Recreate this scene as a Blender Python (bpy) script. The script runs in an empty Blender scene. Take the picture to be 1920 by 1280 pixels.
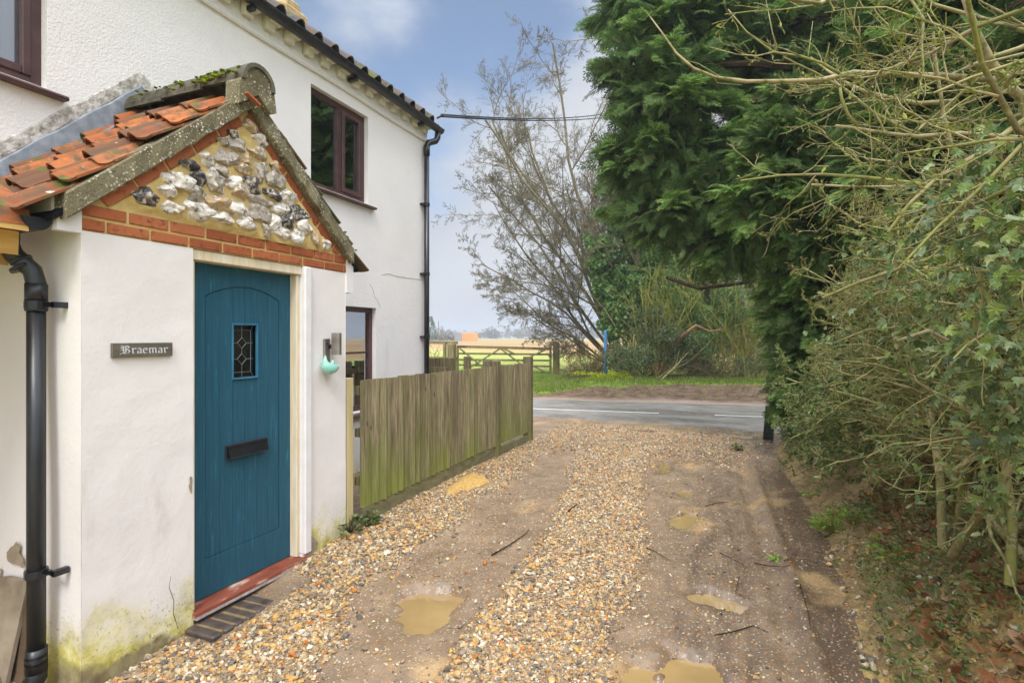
import bpy, math, random
import numpy as np
from math import radians, sin, cos, pi
rnd = random.Random(7); rng = np.random.default_rng(11)
S = bpy.context.scene; COL = S.collection
# ---------------------------------------------------------------- camera, sky, sun
YAW = math.atan(420/1040)
cam = bpy.data.cameras.new('camera'); co = bpy.data.objects.new('camera', cam); COL.objects.link(co)
co.location = (0, 0, 1.45); co.rotation_euler = (radians(90), 0, YAW)
cam.lens = 19.5; cam.sensor_width = 36; cam.shift_y = -9/1920; cam.clip_end = 4000; cam.clip_start = .05
S.camera = co
S.view_settings.view_transform = 'Standard'; S.view_settings.look = 'None'
S.view_settings.exposure = 0.64; S.view_settings.gamma = 1
SUN_EL, SUN_AZ = radians(50), radians(162)      # azimuth clockwise from +Y
sd = (sin(SUN_AZ)*cos(SUN_EL), cos(SUN_AZ)*cos(SUN_EL), sin(SUN_EL))
sun = bpy.data.lights.new('sun', 'SUN'); sun.energy = 1.35; sun.angle = radians(14); sun.color = (1, .96, .9)
so = bpy.data.objects.new('sun', sun); COL.objects.link(so)
import mathutils
so.rotation_euler = mathutils.Vector(sd).to_track_quat('Z', 'Y').to_euler(); so.location = (4, -6, 9)
W = bpy.data.worlds.new('World'); S.world = W; W.use_nodes = True
nt = W.node_tree; nt.nodes.clear()
def N(t, k, **kw):
    n = t.nodes.new(k)
    for a, b in kw.items(): setattr(n, a, b)
    return n
sky = N(nt, 'ShaderNodeTexSky', sky_type='NISHITA', sun_disc=False, sun_elevation=SUN_EL, sun_rotation=SUN_AZ)
sky.air_density = 1.0; sky.dust_density = 1.5
bg1 = N(nt, 'ShaderNodeBackground'); bg1.inputs[1].default_value = .115
bg2 = N(nt, 'ShaderNodeBackground'); bg2.inputs[1].default_value = 1.0
out = N(nt, 'ShaderNodeOutputWorld'); mx = N(nt, 'ShaderNodeMixShader')
tc = N(nt, 'ShaderNodeTexCoord')
no = N(nt, 'ShaderNodeTexNoise'); no.inputs['Scale'].default_value = 2.2; no.inputs['Detail'].default_value = 7; no.inputs['Roughness'].default_value = .5
mp = N(nt, 'ShaderNodeMapping'); mp.inputs['Scale'].default_value = (1, 1, 1.6)
nt.links.new(tc.outputs['Generated'], mp.inputs[0]); nt.links.new(mp.outputs[0], no.inputs['Vector'])
dp = N(nt, 'ShaderNodeVectorMath', operation='DOT_PRODUCT')
nt.links.new(tc.outputs['Generated'], dp.inputs[0])
bd = mathutils.Vector((-.46, .76, .56)).normalized(); dp.inputs[1].default_value = bd
ad = N(nt, 'ShaderNodeMath', operation='MULTIPLY_ADD'); ad.inputs[1].default_value = -.34; nt.links.new(no.outputs[0], ad.inputs[0]); nt.links.new(dp.outputs['Value'], ad.inputs[2])
mr = N(nt, 'ShaderNodeMapRange', interpolation_type='SMOOTHSTEP'); mr.inputs[1].default_value = .775; mr.inputs[2].default_value = .85
mr.inputs[3].default_value = 1; mr.inputs[4].default_value = .10
nt.links.new(ad.outputs[0], mr.inputs[0])
cr = N(nt, 'ShaderNodeValToRGB'); e = cr.color_ramp.elements
e[0].position = .35; e[0].color = (.36, .395, .465, 1); e[1].position = .62; e[1].color = (.48, .50, .53, 1)
nt.links.new(no.outputs[0], cr.inputs[0])
nt.links.new(sky.outputs[0], bg1.inputs[0]); nt.links.new(cr.outputs[0], bg2.inputs[0])
nt.links.new(mr.outputs[0], mx.inputs[0]); nt.links.new(bg1.outputs[0], mx.inputs[1]); nt.links.new(bg2.outputs[0], mx.inputs[2])
# overcast sky is brighter overhead and round the veiled sun behind the viewer
sx = N(nt, 'ShaderNodeSeparateXYZ'); nt.links.new(tc.outputs['Generated'], sx.inputs[0])
m1 = N(nt, 'ShaderNodeMapRange', interpolation_type='SMOOTHSTEP'); m1.inputs[1].default_value = .42; m1.inputs[2].default_value = .95; m1.inputs[3].default_value = 1; m1.inputs[4].default_value = 4.3; nt.links.new(sx.outputs[2], m1.inputs[0])
d2 = N(nt, 'ShaderNodeVectorMath', operation='DOT_PRODUCT'); nt.links.new(tc.outputs['Generated'], d2.inputs[0]); d2.inputs[1].default_value = sd
m2 = N(nt, 'ShaderNodeMapRange', interpolation_type='SMOOTHSTEP'); m2.inputs[1].default_value = .1; m2.inputs[2].default_value = 1; m2.inputs[3].default_value = 0; m2.inputs[4].default_value = 1.5; nt.links.new(d2.outputs['Value'], m2.inputs[0])
a2 = N(nt, 'ShaderNodeMath', operation='ADD'); nt.links.new(m1.outputs[0], a2.inputs[0]); nt.links.new(m2.outputs[0], a2.inputs[1]); nt.links.new(a2.outputs[0], bg2.inputs[1])
nt.links.new(mx.outputs[0], out.inputs[0])

# ---------------------------------------------------------------- layout helper: a photo ray at a given depth / plane
def ray(px, py):
    a = (px-960)/1040; b = (631-py)/1040
    return np.array([-sin(YAW)+cos(YAW)*a, cos(YAW)+sin(YAW)*a, b])
def at(px, py, Z): return np.array([0, 0, 1.45]) + ray(px, py)*Z
def onX(px, py, X):
    d = ray(px, py); return np.array([0, 0, 1.45]) + d*(X/d[0])

# ---------------------------------------------------------------- geometry helpers
class G:
    def __init__(s): s.V = []; s.F = {3: [], 4: []}; s.n = 0; s.C = []; s.P = []
    def add(s, V, F, col=None):
        V = np.asarray(V, float).reshape(-1, 3); s.V.append(V)
        if isinstance(F, np.ndarray): s.F[F.shape[1]].append(F + s.n)
        else:
            for f in F:
                if len(f) in (3, 4): s.F[len(f)].append(np.array([f]) + s.n)
                else: s.P.append([i + s.n for i in f])
        if col is not None or s.C:
            if not s.C and s.n: s.C.append(np.ones((s.n, 3)))
            c = np.ones((len(V), 3)) if col is None else np.asarray(col, float)
            s.C.append(np.tile(c, (len(V), 1)) if c.ndim == 1 else c)
        s.n += len(V); return s
    def box(s, a, b, rz=0, piv=None, bev=0):
        (x0, y0, z0), (x1, y1, z1) = a, b
        if bev:
            q = bev; V = []
            for x, sx in ((x0, 1), (x1, -1)):
                for y, sy in ((y0, 1), (y1, -1)):
                    for z, sz in ((z0, 1), (z1, -1)):
                        V += [(x, y+sy*q, z+sz*q), (x+sx*q, y, z+sz*q), (x+sx*q, y+sy*q, z)]
            V = np.array(V)
            idx = lambda i, j, k, c: (i*4+j*2+k)*3+c
            F = []
            for i in (0, 1): F.append([idx(i,0,0,0), idx(i,1,0,0), idx(i,1,1,0), idx(i,0,1,0)])
            for j in (0, 1): F.append([idx(0,j,0,1), idx(1,j,0,1), idx(1,j,1,1), idx(0,j,1,1)])
            for k in (0, 1): F.append([idx(0,0,k,2), idx(1,0,k,2), idx(1,1,k,2), idx(0,1,k,2)])
            for i in (0, 1):
                for j in (0, 1): F.append([idx(i,j,0,0), idx(i,j,1,0), idx(i,j,1,1), idx(i,j,0,1)])
                for k in (0, 1): F.append([idx(i,0,k,0), idx(i,1,k,0), idx(i,1,k,2), idx(i,0,k,2)])
            for j in (0, 1):
                for k in (0, 1): F.append([idx(0,j,k,1), idx(1,j,k,1), idx(1,j,k,2), idx(0,j,k,2)])
            for i in (0, 1):
                for j in (0, 1):
                    for k in (0, 1): F.append([idx(i,j,k,0), idx(i,j,k,1), idx(i,j,k,2)])
        else:
            V = np.array([(x, y, z) for x in (x0, x1) for y in (y0, y1) for z in (z0, z1)])
            F = [[0,1,3,2],[4,6,7,5],[0,4,5,1],[2,3,7,6],[0,2,6,4],[1,5,7,3]]
        if rz:
            c = np.array(piv if piv is not None else V.mean(0)); d = V-c
            V = np.stack([d[:,0]*cos(rz)-d[:,1]*sin(rz), d[:,0]*sin(rz)+d[:,1]*cos(rz), d[:,2]], 1)+c
        return s.add(V, F)
    def bar(s, p, q, w, h, up=(0, 0, 1)):
        p = np.array(p, float); q = np.array(q, float); d = q-p; d /= np.linalg.norm(d)
        a = np.cross(d, up); 
        if np.linalg.norm(a) < 1e-4: a = np.array([1., 0, 0])
        a /= np.linalg.norm(a); b = np.cross(a, d)
        V = [c+i*a*w/2+j*b*h/2 for c in (p, q) for i, j in ((-1,-1),(1,-1),(1,1),(-1,1))]
        return s.add(V, [[3,2,1,0],[4,5,6,7],[0,1,5,4],[1,2,6,5],[2,3,7,6],[3,0,4,7]])
    def prism(s, poly, x0, x1, ax='x'):
        n = len(poly)
        if ax == 'x': V = [(x0, a, b) for a, b in poly]+[(x1, a, b) for a, b in poly]
        elif ax == 'y': V = [(a, x0, b) for a, b in poly]+[(a, x1, b) for a, b in poly]
        else: V = [(a, b, x0) for a, b in poly]+[(a, b, x1) for a, b in poly]
        return s.add(V, [list(range(n))[::-1], list(range(n, 2*n))]+[[i, (i+1)%n, n+(i+1)%n, n+i] for i in range(n)])
    def tube(s, pts, r, k=8, cap=True):
        P = np.array(pts, float); n = len(P)
        R = np.full(n, r) if np.isscalar(r) else np.array(r, float)
        T = np.gradient(P, axis=0); T /= np.linalg.norm(T, axis=1)[:, None]+1e-9
        u = np.cross(T[0], (0, 0, 1.)); 
        if np.linalg.norm(u) < .05: u = np.cross(T[0], (1., 0, 0))
        V = []
        for i in range(n):
            u = u-T[i]*np.dot(u, T[i]); u /= np.linalg.norm(u); w = np.cross(T[i], u)
            for j in range(k):
                t = 2*pi*j/k; V.append(P[i]+R[i]*(cos(t)*u+sin(t)*w))
        F = [[i*k+j, i*k+(j+1)%k, (i+1)*k+(j+1)%k, (i+1)*k+j] for i in range(n-1) for j in range(k)]
        if cap: F += [list(range(k))[::-1], [(n-1)*k+j for j in range(k)]]
        return s.add(V, F)
    def segs(s, L, k=4):
        """many tapered segments (p0, p1, r0, r1)"""
        if not len(L): return s
        A = np.array([np.concatenate([a, b, [c, d]]) for a, b, c, d in L]); p, q = A[:, :3], A[:, 3:6]
        d = q-p; d /= np.linalg.norm(d, axis=1)[:, None]+1e-9
        ref = np.tile([0, 0, 1.], (len(A), 1)); ref[np.abs(d[:, 2]) > .9] = [1., 0, 0]
        u = np.cross(d, ref); u /= np.linalg.norm(u, axis=1)[:, None]; w = np.cross(d, u)
        V = np.zeros((len(A), 2*k, 3))
        for j in range(k):
            t = 2*pi*j/k; o = cos(t)*u+sin(t)*w
            V[:, j] = p+o*A[:, 6:7]; V[:, k+j] = q+o*A[:, 7:8]
        F = np.array([[j, (j+1)%k, k+(j+1)%k, k+j] for j in range(k)])
        F = (F[None]+np.arange(len(A))[:, None, None]*2*k).reshape(-1, 4)
        return s.add(V.reshape(-1, 3), F)
    def inst(s, TV, TF, loc, M, col=None):
        """template copied at many places; M (n,3,3) columns = axes"""
        TV = np.asarray(TV, float); TF = np.asarray(TF); n = len(loc)
        V = np.einsum('nij,kj->nki', M, TV)+loc[:, None, :]
        F = (TF[None]+np.arange(n)[:, None, None]*len(TV)).reshape(-1, TF.shape[1])
        if col is not None: col = np.repeat(col, len(TV), 0)
        return s.add(V.reshape(-1, 3), F, col)
    def build(s, name, mat, parent=None, smooth=False, loc=None, uv=None):
        V = np.concatenate(s.V) if s.V else np.zeros((0, 3))
        o0 = np.array(parent['_o'] if parent else (loc if loc is not None else (0, 0, 0)), float)
        if parent is None and loc is None and len(V):
            o0 = np.array([V[:, 0].mean(), V[:, 1].mean(), V[:, 2].min()])
        me = bpy.data.meshes.new(name); V = V-o0
        idx = []; sizes = []
        for k in (3, 4):
            if s.F[k]:
                f = np.concatenate(s.F[k]); idx.append(f.ravel()); sizes.append(np.full(len(f), k))
        for p in s.P: idx.append(np.array(p)); sizes.append(np.array([len(p)]))
        idx = np.concatenate(idx).astype(np.int32); sizes = np.concatenate(sizes)
        me.vertices.add(len(V)); me.vertices.foreach_set('co', V.astype(np.float32).ravel())
        me.loops.add(len(idx)); me.loops.foreach_set('vertex_index', idx)
        me.polygons.add(len(sizes)); st = np.concatenate([[0], np.cumsum(sizes)[:-1]]).astype(np.int32)
        me.polygons.foreach_set('loop_start', st)
        me.update(calc_edges=True)
        me.polygons.foreach_set('use_smooth', np.full(len(sizes), bool(smooth)))
        if s.C:
            C = np.concatenate(s.C); a = me.color_attributes.new('col', 'FLOAT_COLOR', 'POINT')
            a.data.foreach_set('color', np.concatenate([C, np.ones((len(C), 1))], 1).astype(np.float32).ravel())
        me.validate()
        if len(V) < 6000 and len(sizes) > 5:
            import bmesh
            b_ = bmesh.new(); b_.from_mesh(me); bmesh.ops.recalc_face_normals(b_, faces=b_.faces[:]); b_.to_mesh(me); b_.free()
        if mat: me.materials.append(mat)
        o = bpy.data.objects.new(name, me); COL.objects.link(o); o['_o'] = tuple(float(x) for x in o0)
        if parent:
            o.parent = parent
        else: o.location = o0
        return o
def thing(name, label, cat, loc=(0, 0, 0), group=None):
    o = bpy.data.objects.new(name, None); COL.objects.link(o); o.location = [float(x) for x in loc]; o['_o'] = tuple(float(x) for x in loc)
    o.empty_display_size = .1
    return tag(o, label, cat, group)
def tag(o, label, cat, group=None, kind=None):
    o['label'] = label; o['category'] = cat
    if group: o['group'] = group
    if kind: o['kind'] = kind
    return o
def struct(o, kind='structure'): o['kind'] = kind; return o
def frames(X, up=None, roll=None):
    """orthonormal frames (n,3,3) with first column along X"""
    X = X/(np.linalg.norm(X, axis=1)[:, None]+1e-9)
    if up is None: up = np.tile([0, 0, 1.], (len(X), 1))
    Y = np.cross(up, X); Y += 1e-5; Y /= np.linalg.norm(Y, axis=1)[:, None]; Z = np.cross(X, Y)
    if roll is not None:
        c, s_ = np.cos(roll)[:, None], np.sin(roll)[:, None]; Y, Z = Y*c+Z*s_, Z*c-Y*s_
    return np.stack([X, Y, Z], 2)
_H = rng.random((256, 256))
def vn(x, y):
    xi = np.floor(x).astype(int); yi = np.floor(y).astype(int); fx = x-xi; fy = y-yi
    fx = fx*fx*(3-2*fx); fy = fy*fy*(3-2*fy)
    h = lambda i, j: _H[i & 255, j & 255]
    return (h(xi, yi)*(1-fx)+h(xi+1, yi)*fx)*(1-fy)+(h(xi, yi+1)*(1-fx)+h(xi+1, yi+1)*fx)*fy
def fbm(x, y, o=4, sc=1):
    r = 0; a = .5; t = 0
    for i in range(o): r = r+a*vn(x*sc*2**i+17.3*i, y*sc*2**i+5.1*i); t += a; a *= .55
    return r/t-.5
def sstep(a, b, x):
    t = np.clip((x-a)/(b-a), 0, 1); return t*t*(3-2*t)

# ---------------------------------------------------------------- materials
def srgb(*c):
    if len(c) == 1: c = c[0]
    return tuple(((v/255)/12.92 if v/255 <= .04045 else ((v/255+.055)/1.055)**2.4) for v in c)+(1,)
class MT:
    def __init__(s, name, rough=.8, spec=.3):
        s.m = bpy.data.materials.new(name); s.m.use_nodes = True; s.t = s.m.node_tree; s.b = s.t.nodes['Principled BSDF']
        s.b.inputs['Roughness'].default_value = rough; s.b.inputs['Specular IOR Level'].default_value = spec
        s.tc = N(s.t, 'ShaderNodeTexCoord'); s.geo = N(s.t, 'ShaderNodeNewGeometry')
    def L(s, a, b): s.t.links.new(a, b)
    def noise(s, scale, detail=6, rough=.55, st=None, dist=0):
        n = N(s.t, 'ShaderNodeTexNoise'); n.inputs['Scale'].default_value = scale; n.inputs['Detail'].default_value = detail
        n.inputs['Roughness'].default_value = rough; n.inputs['Distortion'].default_value = dist
        s.L(s.vec(st), n.inputs['Vector']); return n.outputs[0]
    def vec(s, st=None):
        if not st: return s.geo.outputs['Position']
        m = N(s.t, 'ShaderNodeMapping'); m.inputs['Scale'].default_value = st; s.L(s.geo.outputs['Position'], m.inputs[0]); return m.outputs[0]
    def voro(s, scale, st=None, feat='F1', out='Distance'):
        n = N(s.t, 'ShaderNodeTexVoronoi', feature=feat); n.inputs['Scale'].default_value = scale; s.L(s.vec(st), n.inputs['Vector']); return n.outputs[out]
    def ramp(s, fac, *st, mode=None):
        r = N(s.t, 'ShaderNodeValToRGB'); e = r.color_ramp.elements
        while len(e) < len(st): e.new(.5)
        for i, (p, c) in enumerate(st):
            e[i].position = p; e[i].color = (c, c, c, 1) if isinstance(c, (int, float)) else c
        if mode: r.color_ramp.interpolation = mode
        s.L(fac, r.inputs[0]); return r.outputs[0]
    def val(s, v):
        return v
    def mix(s, f, a, b, mode='MIX'):
        n = N(s.t, 'ShaderNodeMix', data_type='RGBA', blend_type=mode)
        for i, v in ((0, f), (6, a), (7, b)):
            if isinstance(v, (int, float)): n.inputs[i].default_value = v if i == 0 else (v, v, v, 1)
            elif isinstance(v, tuple): n.inputs[i].default_value = v
            else: s.L(v, n.inputs[i])
        return n.outputs[2]
    def math(s, op, a, b=0., c=0.):
        n = N(s.t, 'ShaderNodeMath', operation=op)
        for i, v in enumerate((a, b, c)):
            if isinstance(v, (int, float)): n.inputs[i].default_value = v
            else: s.L(v, n.inputs[i])
        return n.outputs[0]
    def mr(s, v, a, b, c=0., d=1.):
        n = N(s.t, 'ShaderNodeMapRange', interpolation_type='SMOOTHSTEP')
        for i, x in enumerate((a, b, c, d)): n.inputs[i+1].default_value = x
        s.L(v, n.inputs[0]); return n.outputs[0]
    def xyz(s, i):
        n = N(s.t, 'ShaderNodeSeparateXYZ'); s.L(s.geo.outputs['Position'], n.inputs[0]); return n.outputs[i]
    def island(s): return s.geo.outputs['Random Per Island']
    def attr(s, name='col'):
        n = N(s.t, 'ShaderNodeVertexColor'); n.layer_name = name; return n.outputs[0]
    def bump(s, h, strength=.3, dist=.01):
        n = N(s.t, 'ShaderNodeBump'); n.inputs['Strength'].default_value = strength; n.inputs['Distance'].default_value = dist
        s.L(h, n.inputs['Height']); s.L(n.outputs[0], s.b.inputs['Normal']); return s
    def col(s, c):
        if isinstance(c, tuple): s.b.inputs['Base Color'].default_value = c
        else: s.L(c, s.b.inputs['Base Color'])
        return s
    def rough(s, r): s.L(r, s.b.inputs['Roughness']); return s
def simple(name, c1, c2, sc=6, rough=.7, spec=.3, bump=.2, bsc=60, st=None, bd=.004, metal=0):
    m = MT(name, rough, spec); m.col(m.ramp(m.noise(sc, st=st), (.3, srgb(c1)), (.7, srgb(c2)))); m.bump(m.noise(bsc, 4, st=st), bump, bd)
    m.b.inputs['Metallic'].default_value = metal; return m.m
def leafmat(name, cols, rough=.45, spec=.35, sc=1.2, trans=.25):
    m = MT(name, rough, spec)
    c = m.ramp(m.island(), *[(i/(len(cols)-1), srgb(k)) for i, k in enumerate(cols)])
    c = m.mix(.55, c, m.ramp(m.noise(sc, 3), (.3, .62), (.7, 1.)), 'MULTIPLY')
    m.col(c)
    if trans:
        tr = N(m.t, 'ShaderNodeBsdfTranslucent'); mx_ = N(m.t, 'ShaderNodeMixShader'); mx_.inputs[0].default_value = trans
        m.L(c, tr.inputs[0]); m.L(m.b.outputs[0], mx_.inputs[1]); m.L(tr.outputs[0], mx_.inputs[2]); m.L(mx_.outputs[0], m.t.nodes['Material Output'].inputs[0])
    return m.m

def wallmat(name, base, pebble=1., grime=1.):
    m = MT(name, .85, .2)
    n1 = m.noise(1.6, 5); c = m.ramp(n1, (.3, srgb([v*.965 for v in base])), (.65, srgb(base)))
    z = m.xyz(2)
    # algae and rising damp above the ground
    nb = m.noise(5, 7, .6); h = m.math('MULTIPLY_ADD', nb, .75, z)
    alg = m.mr(h, .52, .22); c = m.mix(m.math('MINIMUM', m.math('MULTIPLY', alg, .72*grime), 1.), c, m.ramp(m.noise(7, 6, .65), (.38, srgb(226, 218, 170)), (.5, srgb(206, 196, 106)), (.64, srgb(160, 152, 52))))
    h2 = m.math('MULTIPLY_ADD', m.noise(4, 6), .5, z); dk = m.mr(h2, .12, .04); c = m.mix(m.math('MULTIPLY', dk, .85*grime), c, m.ramp(m.noise(14, 5), (.3, srgb(110, 98, 70)), (.7, srgb(160, 148, 110))))
    st = m.mr(m.noise(3, 8, .65, st=(1, 1, .35)), .62, .78); c = m.mix(m.math('MULTIPLY', st, .35), c, srgb(168, 158, 142))
    spl = m.math('MULTIPLY', m.mr(m.noise(70, 3, .6), .60, .66), m.mr(m.math('MULTIPLY_ADD', m.noise(3, 4), .3, z), .42, .0)); c = m.mix(m.math('MULTIPLY', spl, .6*grime), c, srgb(132, 112, 78))
    m.col(c)
    a = m.noise(62 if pebble > .5 else 45, 3, .6); b = m.noise(9, 4)
    hh = m.math('MULTIPLY_ADD', b, .8, m.math('MULTIPLY', a, 1.1*pebble)); m.bump(hh, .45 if pebble > .5 else .34, .011)
    return m.m
M = {}
M['render'] = wallmat('rough_render', (232, 227, 223), 1.)
M['porch'] = wallmat('painted_porch_render', (231, 225, 220), .3, 1.3)
def brickmat():
    m = MT('red_brick', .85, .2); c = m.ramp(m.island(), (0, srgb(150, 84, 52)), (.5, srgb(168, 96, 60)), (1, srgb(180, 110, 72)))
    c = m.mix(m.mr(m.noise(30, 6), .5, .75), c, srgb(122, 66, 46)); m.col(c); m.bump(m.noise(80, 5), .5, .006); return m.m
M['brick'] = brickmat()
M['mortar'] = simple('yellow_mortar', (190, 160, 98), (216, 192, 130), 9, .95, .1, .7, 60, bd=.008)
def flintmat():
    m = MT('flint', .38, .5); c = m.mix(m.mr(m.noise(22, 5, .6, dist=.5), .46, .62), m.attr(), m.ramp(m.noise(40, 4), (.35, srgb(70, 62, 56)), (.65, srgb(226, 216, 200))))
    m.col(c); m.bump(m.noise(35, 4), .5, .01); return m.m
M['flint'] = flintmat()
def barge():
    m = MT('lichened_concrete', .95, .1); c = m.ramp(m.noise(7, 6), (.3, srgb(92, 84, 62)), (.65, srgb(132, 124, 98)))
    v = m.voro(60, feat='F1'); n = m.noise(9, 6, .7); w = m.mr(m.math('MULTIPLY_ADD', n, -1.5, v), -.40, -.62); w = m.math('MULTIPLY', w, m.mr(m.noise(120, 3), .42, .55))
    c = m.mix(w, c, srgb(212, 206, 186)); c = m.mix(m.mr(m.noise(110, 3), .6, .7), c, srgb(68, 62, 44)); m.col(c); m.bump(m.noise(70, 5), .7, .008); return m.m
M['barge'] = barge()
def tilemat(name, cols):
    m = MT(name, .75, .25); c = m.ramp(m.island(), *[(i/(len(cols)-1), srgb(k)) for i, k in enumerate(cols)], mode='CONSTANT')
    c = m.mix(m.mr(m.noise(14, 6, .65), .42, .66), c, srgb(104, 78, 56)); c = m.mix(m.mr(m.noise(9, 5), .56, .66), c, srgb(92, 94, 44)); c = m.mix(m.mr(m.noise(40, 5), .66, .74), c, srgb(170, 156, 126))
    m.col(c); m.bump(m.noise(60, 4), .35, .004); return m.m
M['tile'] = tilemat('clay_pantile', [(162, 92, 50), (132, 80, 50), (174, 104, 56), (112, 76, 54), (156, 90, 48), (64, 60, 58), (160, 100, 60), (124, 82, 54)])
M['mossy_tile'] = tilemat('mossy_pantile', [(92, 88, 66), (112, 92, 66), (84, 84, 52), (128, 92, 62)])
M['dark_tile'] = tilemat('slate_grey_pantile', [(70, 68, 70), (84, 80, 80), (60, 58, 60), (76, 72, 70)])
M['lead'] = simple('lead', (104, 110, 118), (150, 154, 160), 5, .5, .5, .3, 25, st=(1, 3, 3), metal=.15)
M['ridge'] = simple('dark_ridge_clay', (70, 66, 56), (112, 106, 92), 9, .9, .1, .5, 50)
M['moss'] = simple('moss', (76, 88, 18), (128, 140, 36), 20, .95, .1, .9, 60, bd=.02)
M['stone'] = simple('weathered_mortar', (126, 120, 110), (220, 214, 206), 26, .95, .1, .8, 50, bd=.01)
M['white'] = simple('white_painted_wood', (222, 218, 216), (234, 230, 228), 8, .5, .35, .1, 60)
M['cream'] = simple('cream_bare_wood', (212, 192, 152), (226, 216, 196), 7, .6, .3, .15, 40, st=(6, 6, .7))
M['black'] = simple('black_plastic', (20, 21, 24), (34, 35, 38), 8, .32, .5, .1, 40)
M['pipe'] = simple('weathered_black_plastic', (14, 15, 17), (46, 48, 50), 5, .35, .5, .1, 40, st=(6, 6, .6))
M['brown'] = simple('brown_window_frame', (66, 44, 42), (88, 62, 58), 8, .4, .4, .08, 50)
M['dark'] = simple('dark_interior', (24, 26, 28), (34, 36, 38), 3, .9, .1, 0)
M['curtain'] = simple('net_curtain', (176, 176, 178), (206, 204, 204), 3, .9, .1, .3, 20, st=(1, 9, .3))
def glass():
    m = MT('window_glass', .03, .5); m.t.nodes.remove(m.b)
    g = N(m.t, 'ShaderNodeBsdfGlossy'); g.inputs['Roughness'].default_value = .02; g.inputs[0].default_value = (.93, .96, 1, 1)
    t = N(m.t, 'ShaderNodeBsdfTransparent'); t.inputs[0].default_value = (.7, .74, .75, 1)
    f = N(m.t, 'ShaderNodeFresnel'); f.inputs[0].default_value = 1.9; x = N(m.t, 'ShaderNodeMixShader')
    f2 = m.math('MULTIPLY_ADD', f.outputs[0], 1.25, .28); f2 = m.math('MINIMUM', f2, .95)
    m.L(f2, x.inputs[0]); m.L(t.outputs[0], x.inputs[1]); m.L(g.outputs[0], x.inputs[2]); m.L(x.outputs[0], m.t.nodes['Material Output'].inputs[0]); return m.m
M['glass'] = glass()
M['leadglass'] = simple('dark_leaded_glass', (14, 15, 13), (34, 36, 30), 14, .12, .5, .3, 20)
M['came'] = simple('lead_came', (120, 124, 120), (160, 164, 160), 8, .4, .5, 0, metal=.3)
def doormat():
    m = MT('teal_blue_brushed_paint', .6, .2); n = m.noise(9, 8, .72, st=(1, 9, .45))
    c = m.ramp(n, (.3, srgb(34, 76, 94)), (.52, srgb(40, 85, 103)), (.72, srgb(50, 100, 118)))
    s2 = m.mr(m.noise(3, 7, .7, st=(1, 12, 1.0)), .58, .70); c = m.mix(m.math('MULTIPLY', s2, .6), c, srgb(46, 130, 150)); m.col(c)
    m.bump(m.noise(10, 5, st=(1, 30, .8)), .12, .002); return m.m
M['door'] = doormat()
M['doorlight'] = simple('lighter_teal_paint', (44, 96, 124), (62, 122, 150), 8, .5, .3, .1)
def sillmat():
    m = MT('worn_red_sill', .6, .3); n = m.noise(5, 6, .6, st=(3, .8, 3)); m.col(m.ramp(n, (.35, srgb(112, 56, 40)), (.55, srgb(138, 76, 56)), (.66, srgb(186, 168, 154)))); m.bump(m.noise(40), .3, .003); return m.m
M['sill'] = sillmat()
M['bluebrick'] = simple('blue_engineering_brick', (58, 50, 46), (86, 76, 70), 16, .45, .4, .4, 60)
M['jointmortar'] = simple('sandy_joint_mortar', (110, 94, 68), (134, 116, 84), 16, .95, .1, .4)
def fencemat(name, a, b, alg=1.):
    m = MT(name, .85, .15); n = m.noise(6, 8, .7, st=(10, 10, .5)); c = m.ramp(n, (.34, srgb([v*.64 for v in a])), (.5, srgb(a)), (.66, srgb(b))); c = m.mix(m.mr(m.voro(9, st=(1, 1, .35)), .10, .04), c, srgb(70, 54, 36))
    isl = N(m.t, 'ShaderNodeMath', operation='FRACT'); m.L(m.math('MULTIPLY', m.island(), 7.31), isl.inputs[0]); c = m.mix(.8, c, m.ramp(isl.outputs[0], (0, .55), (1, 1.)), 'MULTIPLY'); c = m.mix(m.ramp(m.island(), (.2, .0), (1, .35)), c, srgb(128, 126, 84))
    z = m.xyz(2); y = m.xyz(1)
    g = m.mr(m.math('MULTIPLY_ADD', m.noise(2.4, 5, st=(1, 1, .4)), .9, m.math('MULTIPLY', z, .35)), .72, .42)
    c = m.mix(m.math('MULTIPLY', g, .55*alg), c, srgb(112, 124, 40))
    v = m.mr(m.math('MULTIPLY_ADD', m.noise(3, 4, st=(1, 2.4, .5)), .75, m.math('MULTIPLY', z, .5)), .5, .3)
    c = m.mix(m.math('MULTIPLY', v, .34*alg), c, srgb(134, 142, 44))
    m.col(c); m.bump(m.noise(18, 6, st=(3, 3, .3)), .45, .004); return m.m
M['fence'] = fencemat('weathered_fence_board', (134, 120, 92), (174, 158, 128))
M['gboard'] = simple('damp_gravel_board', (104, 98, 72), (134, 128, 92), 4, .9, .1, .3, 30, st=(2, 2, 6))
M['greypost'] = fencemat('grey_weathered_post', (120, 106, 82), (154, 140, 112), .6)
M['gatewood'] = fencemat('gate_oak', (146, 130, 94), (186, 170, 130), .4)
M['palewood'] = simple('pale_new_post', (190, 172, 122), (208, 192, 146), 5, .8, .2, .2, 30, st=(3, 3, .4))
M['newtimber'] = simple('yellow_new_softwood', (206, 164, 92), (228, 192, 120), 3, .7, .25, .3, 20, st=(1, 1, 8))
M['board'] = simple('grey_rough_board', (118, 104, 86), (168, 156, 136), 4, .9, .1, .5, 30, st=(1, 6, 1))
M['steel'] = simple('brushed_steel', (128, 120, 112), (176, 168, 160), 8, .35, .5, .05, 60, metal=.8)
M['mint'] = simple('mint_glaze', (120, 186, 170), (160, 212, 198), 9, .2, .6, .1, 20)
M['signm'] = simple('aged_bronze_plate', (86, 78, 66), (120, 112, 98), 10, .5, .4, .1, 60, metal=.2)
M['letter'] = simple('silver_lettering', (196, 198, 200), (214, 216, 218), 8, .4, .4, 0)
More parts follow.
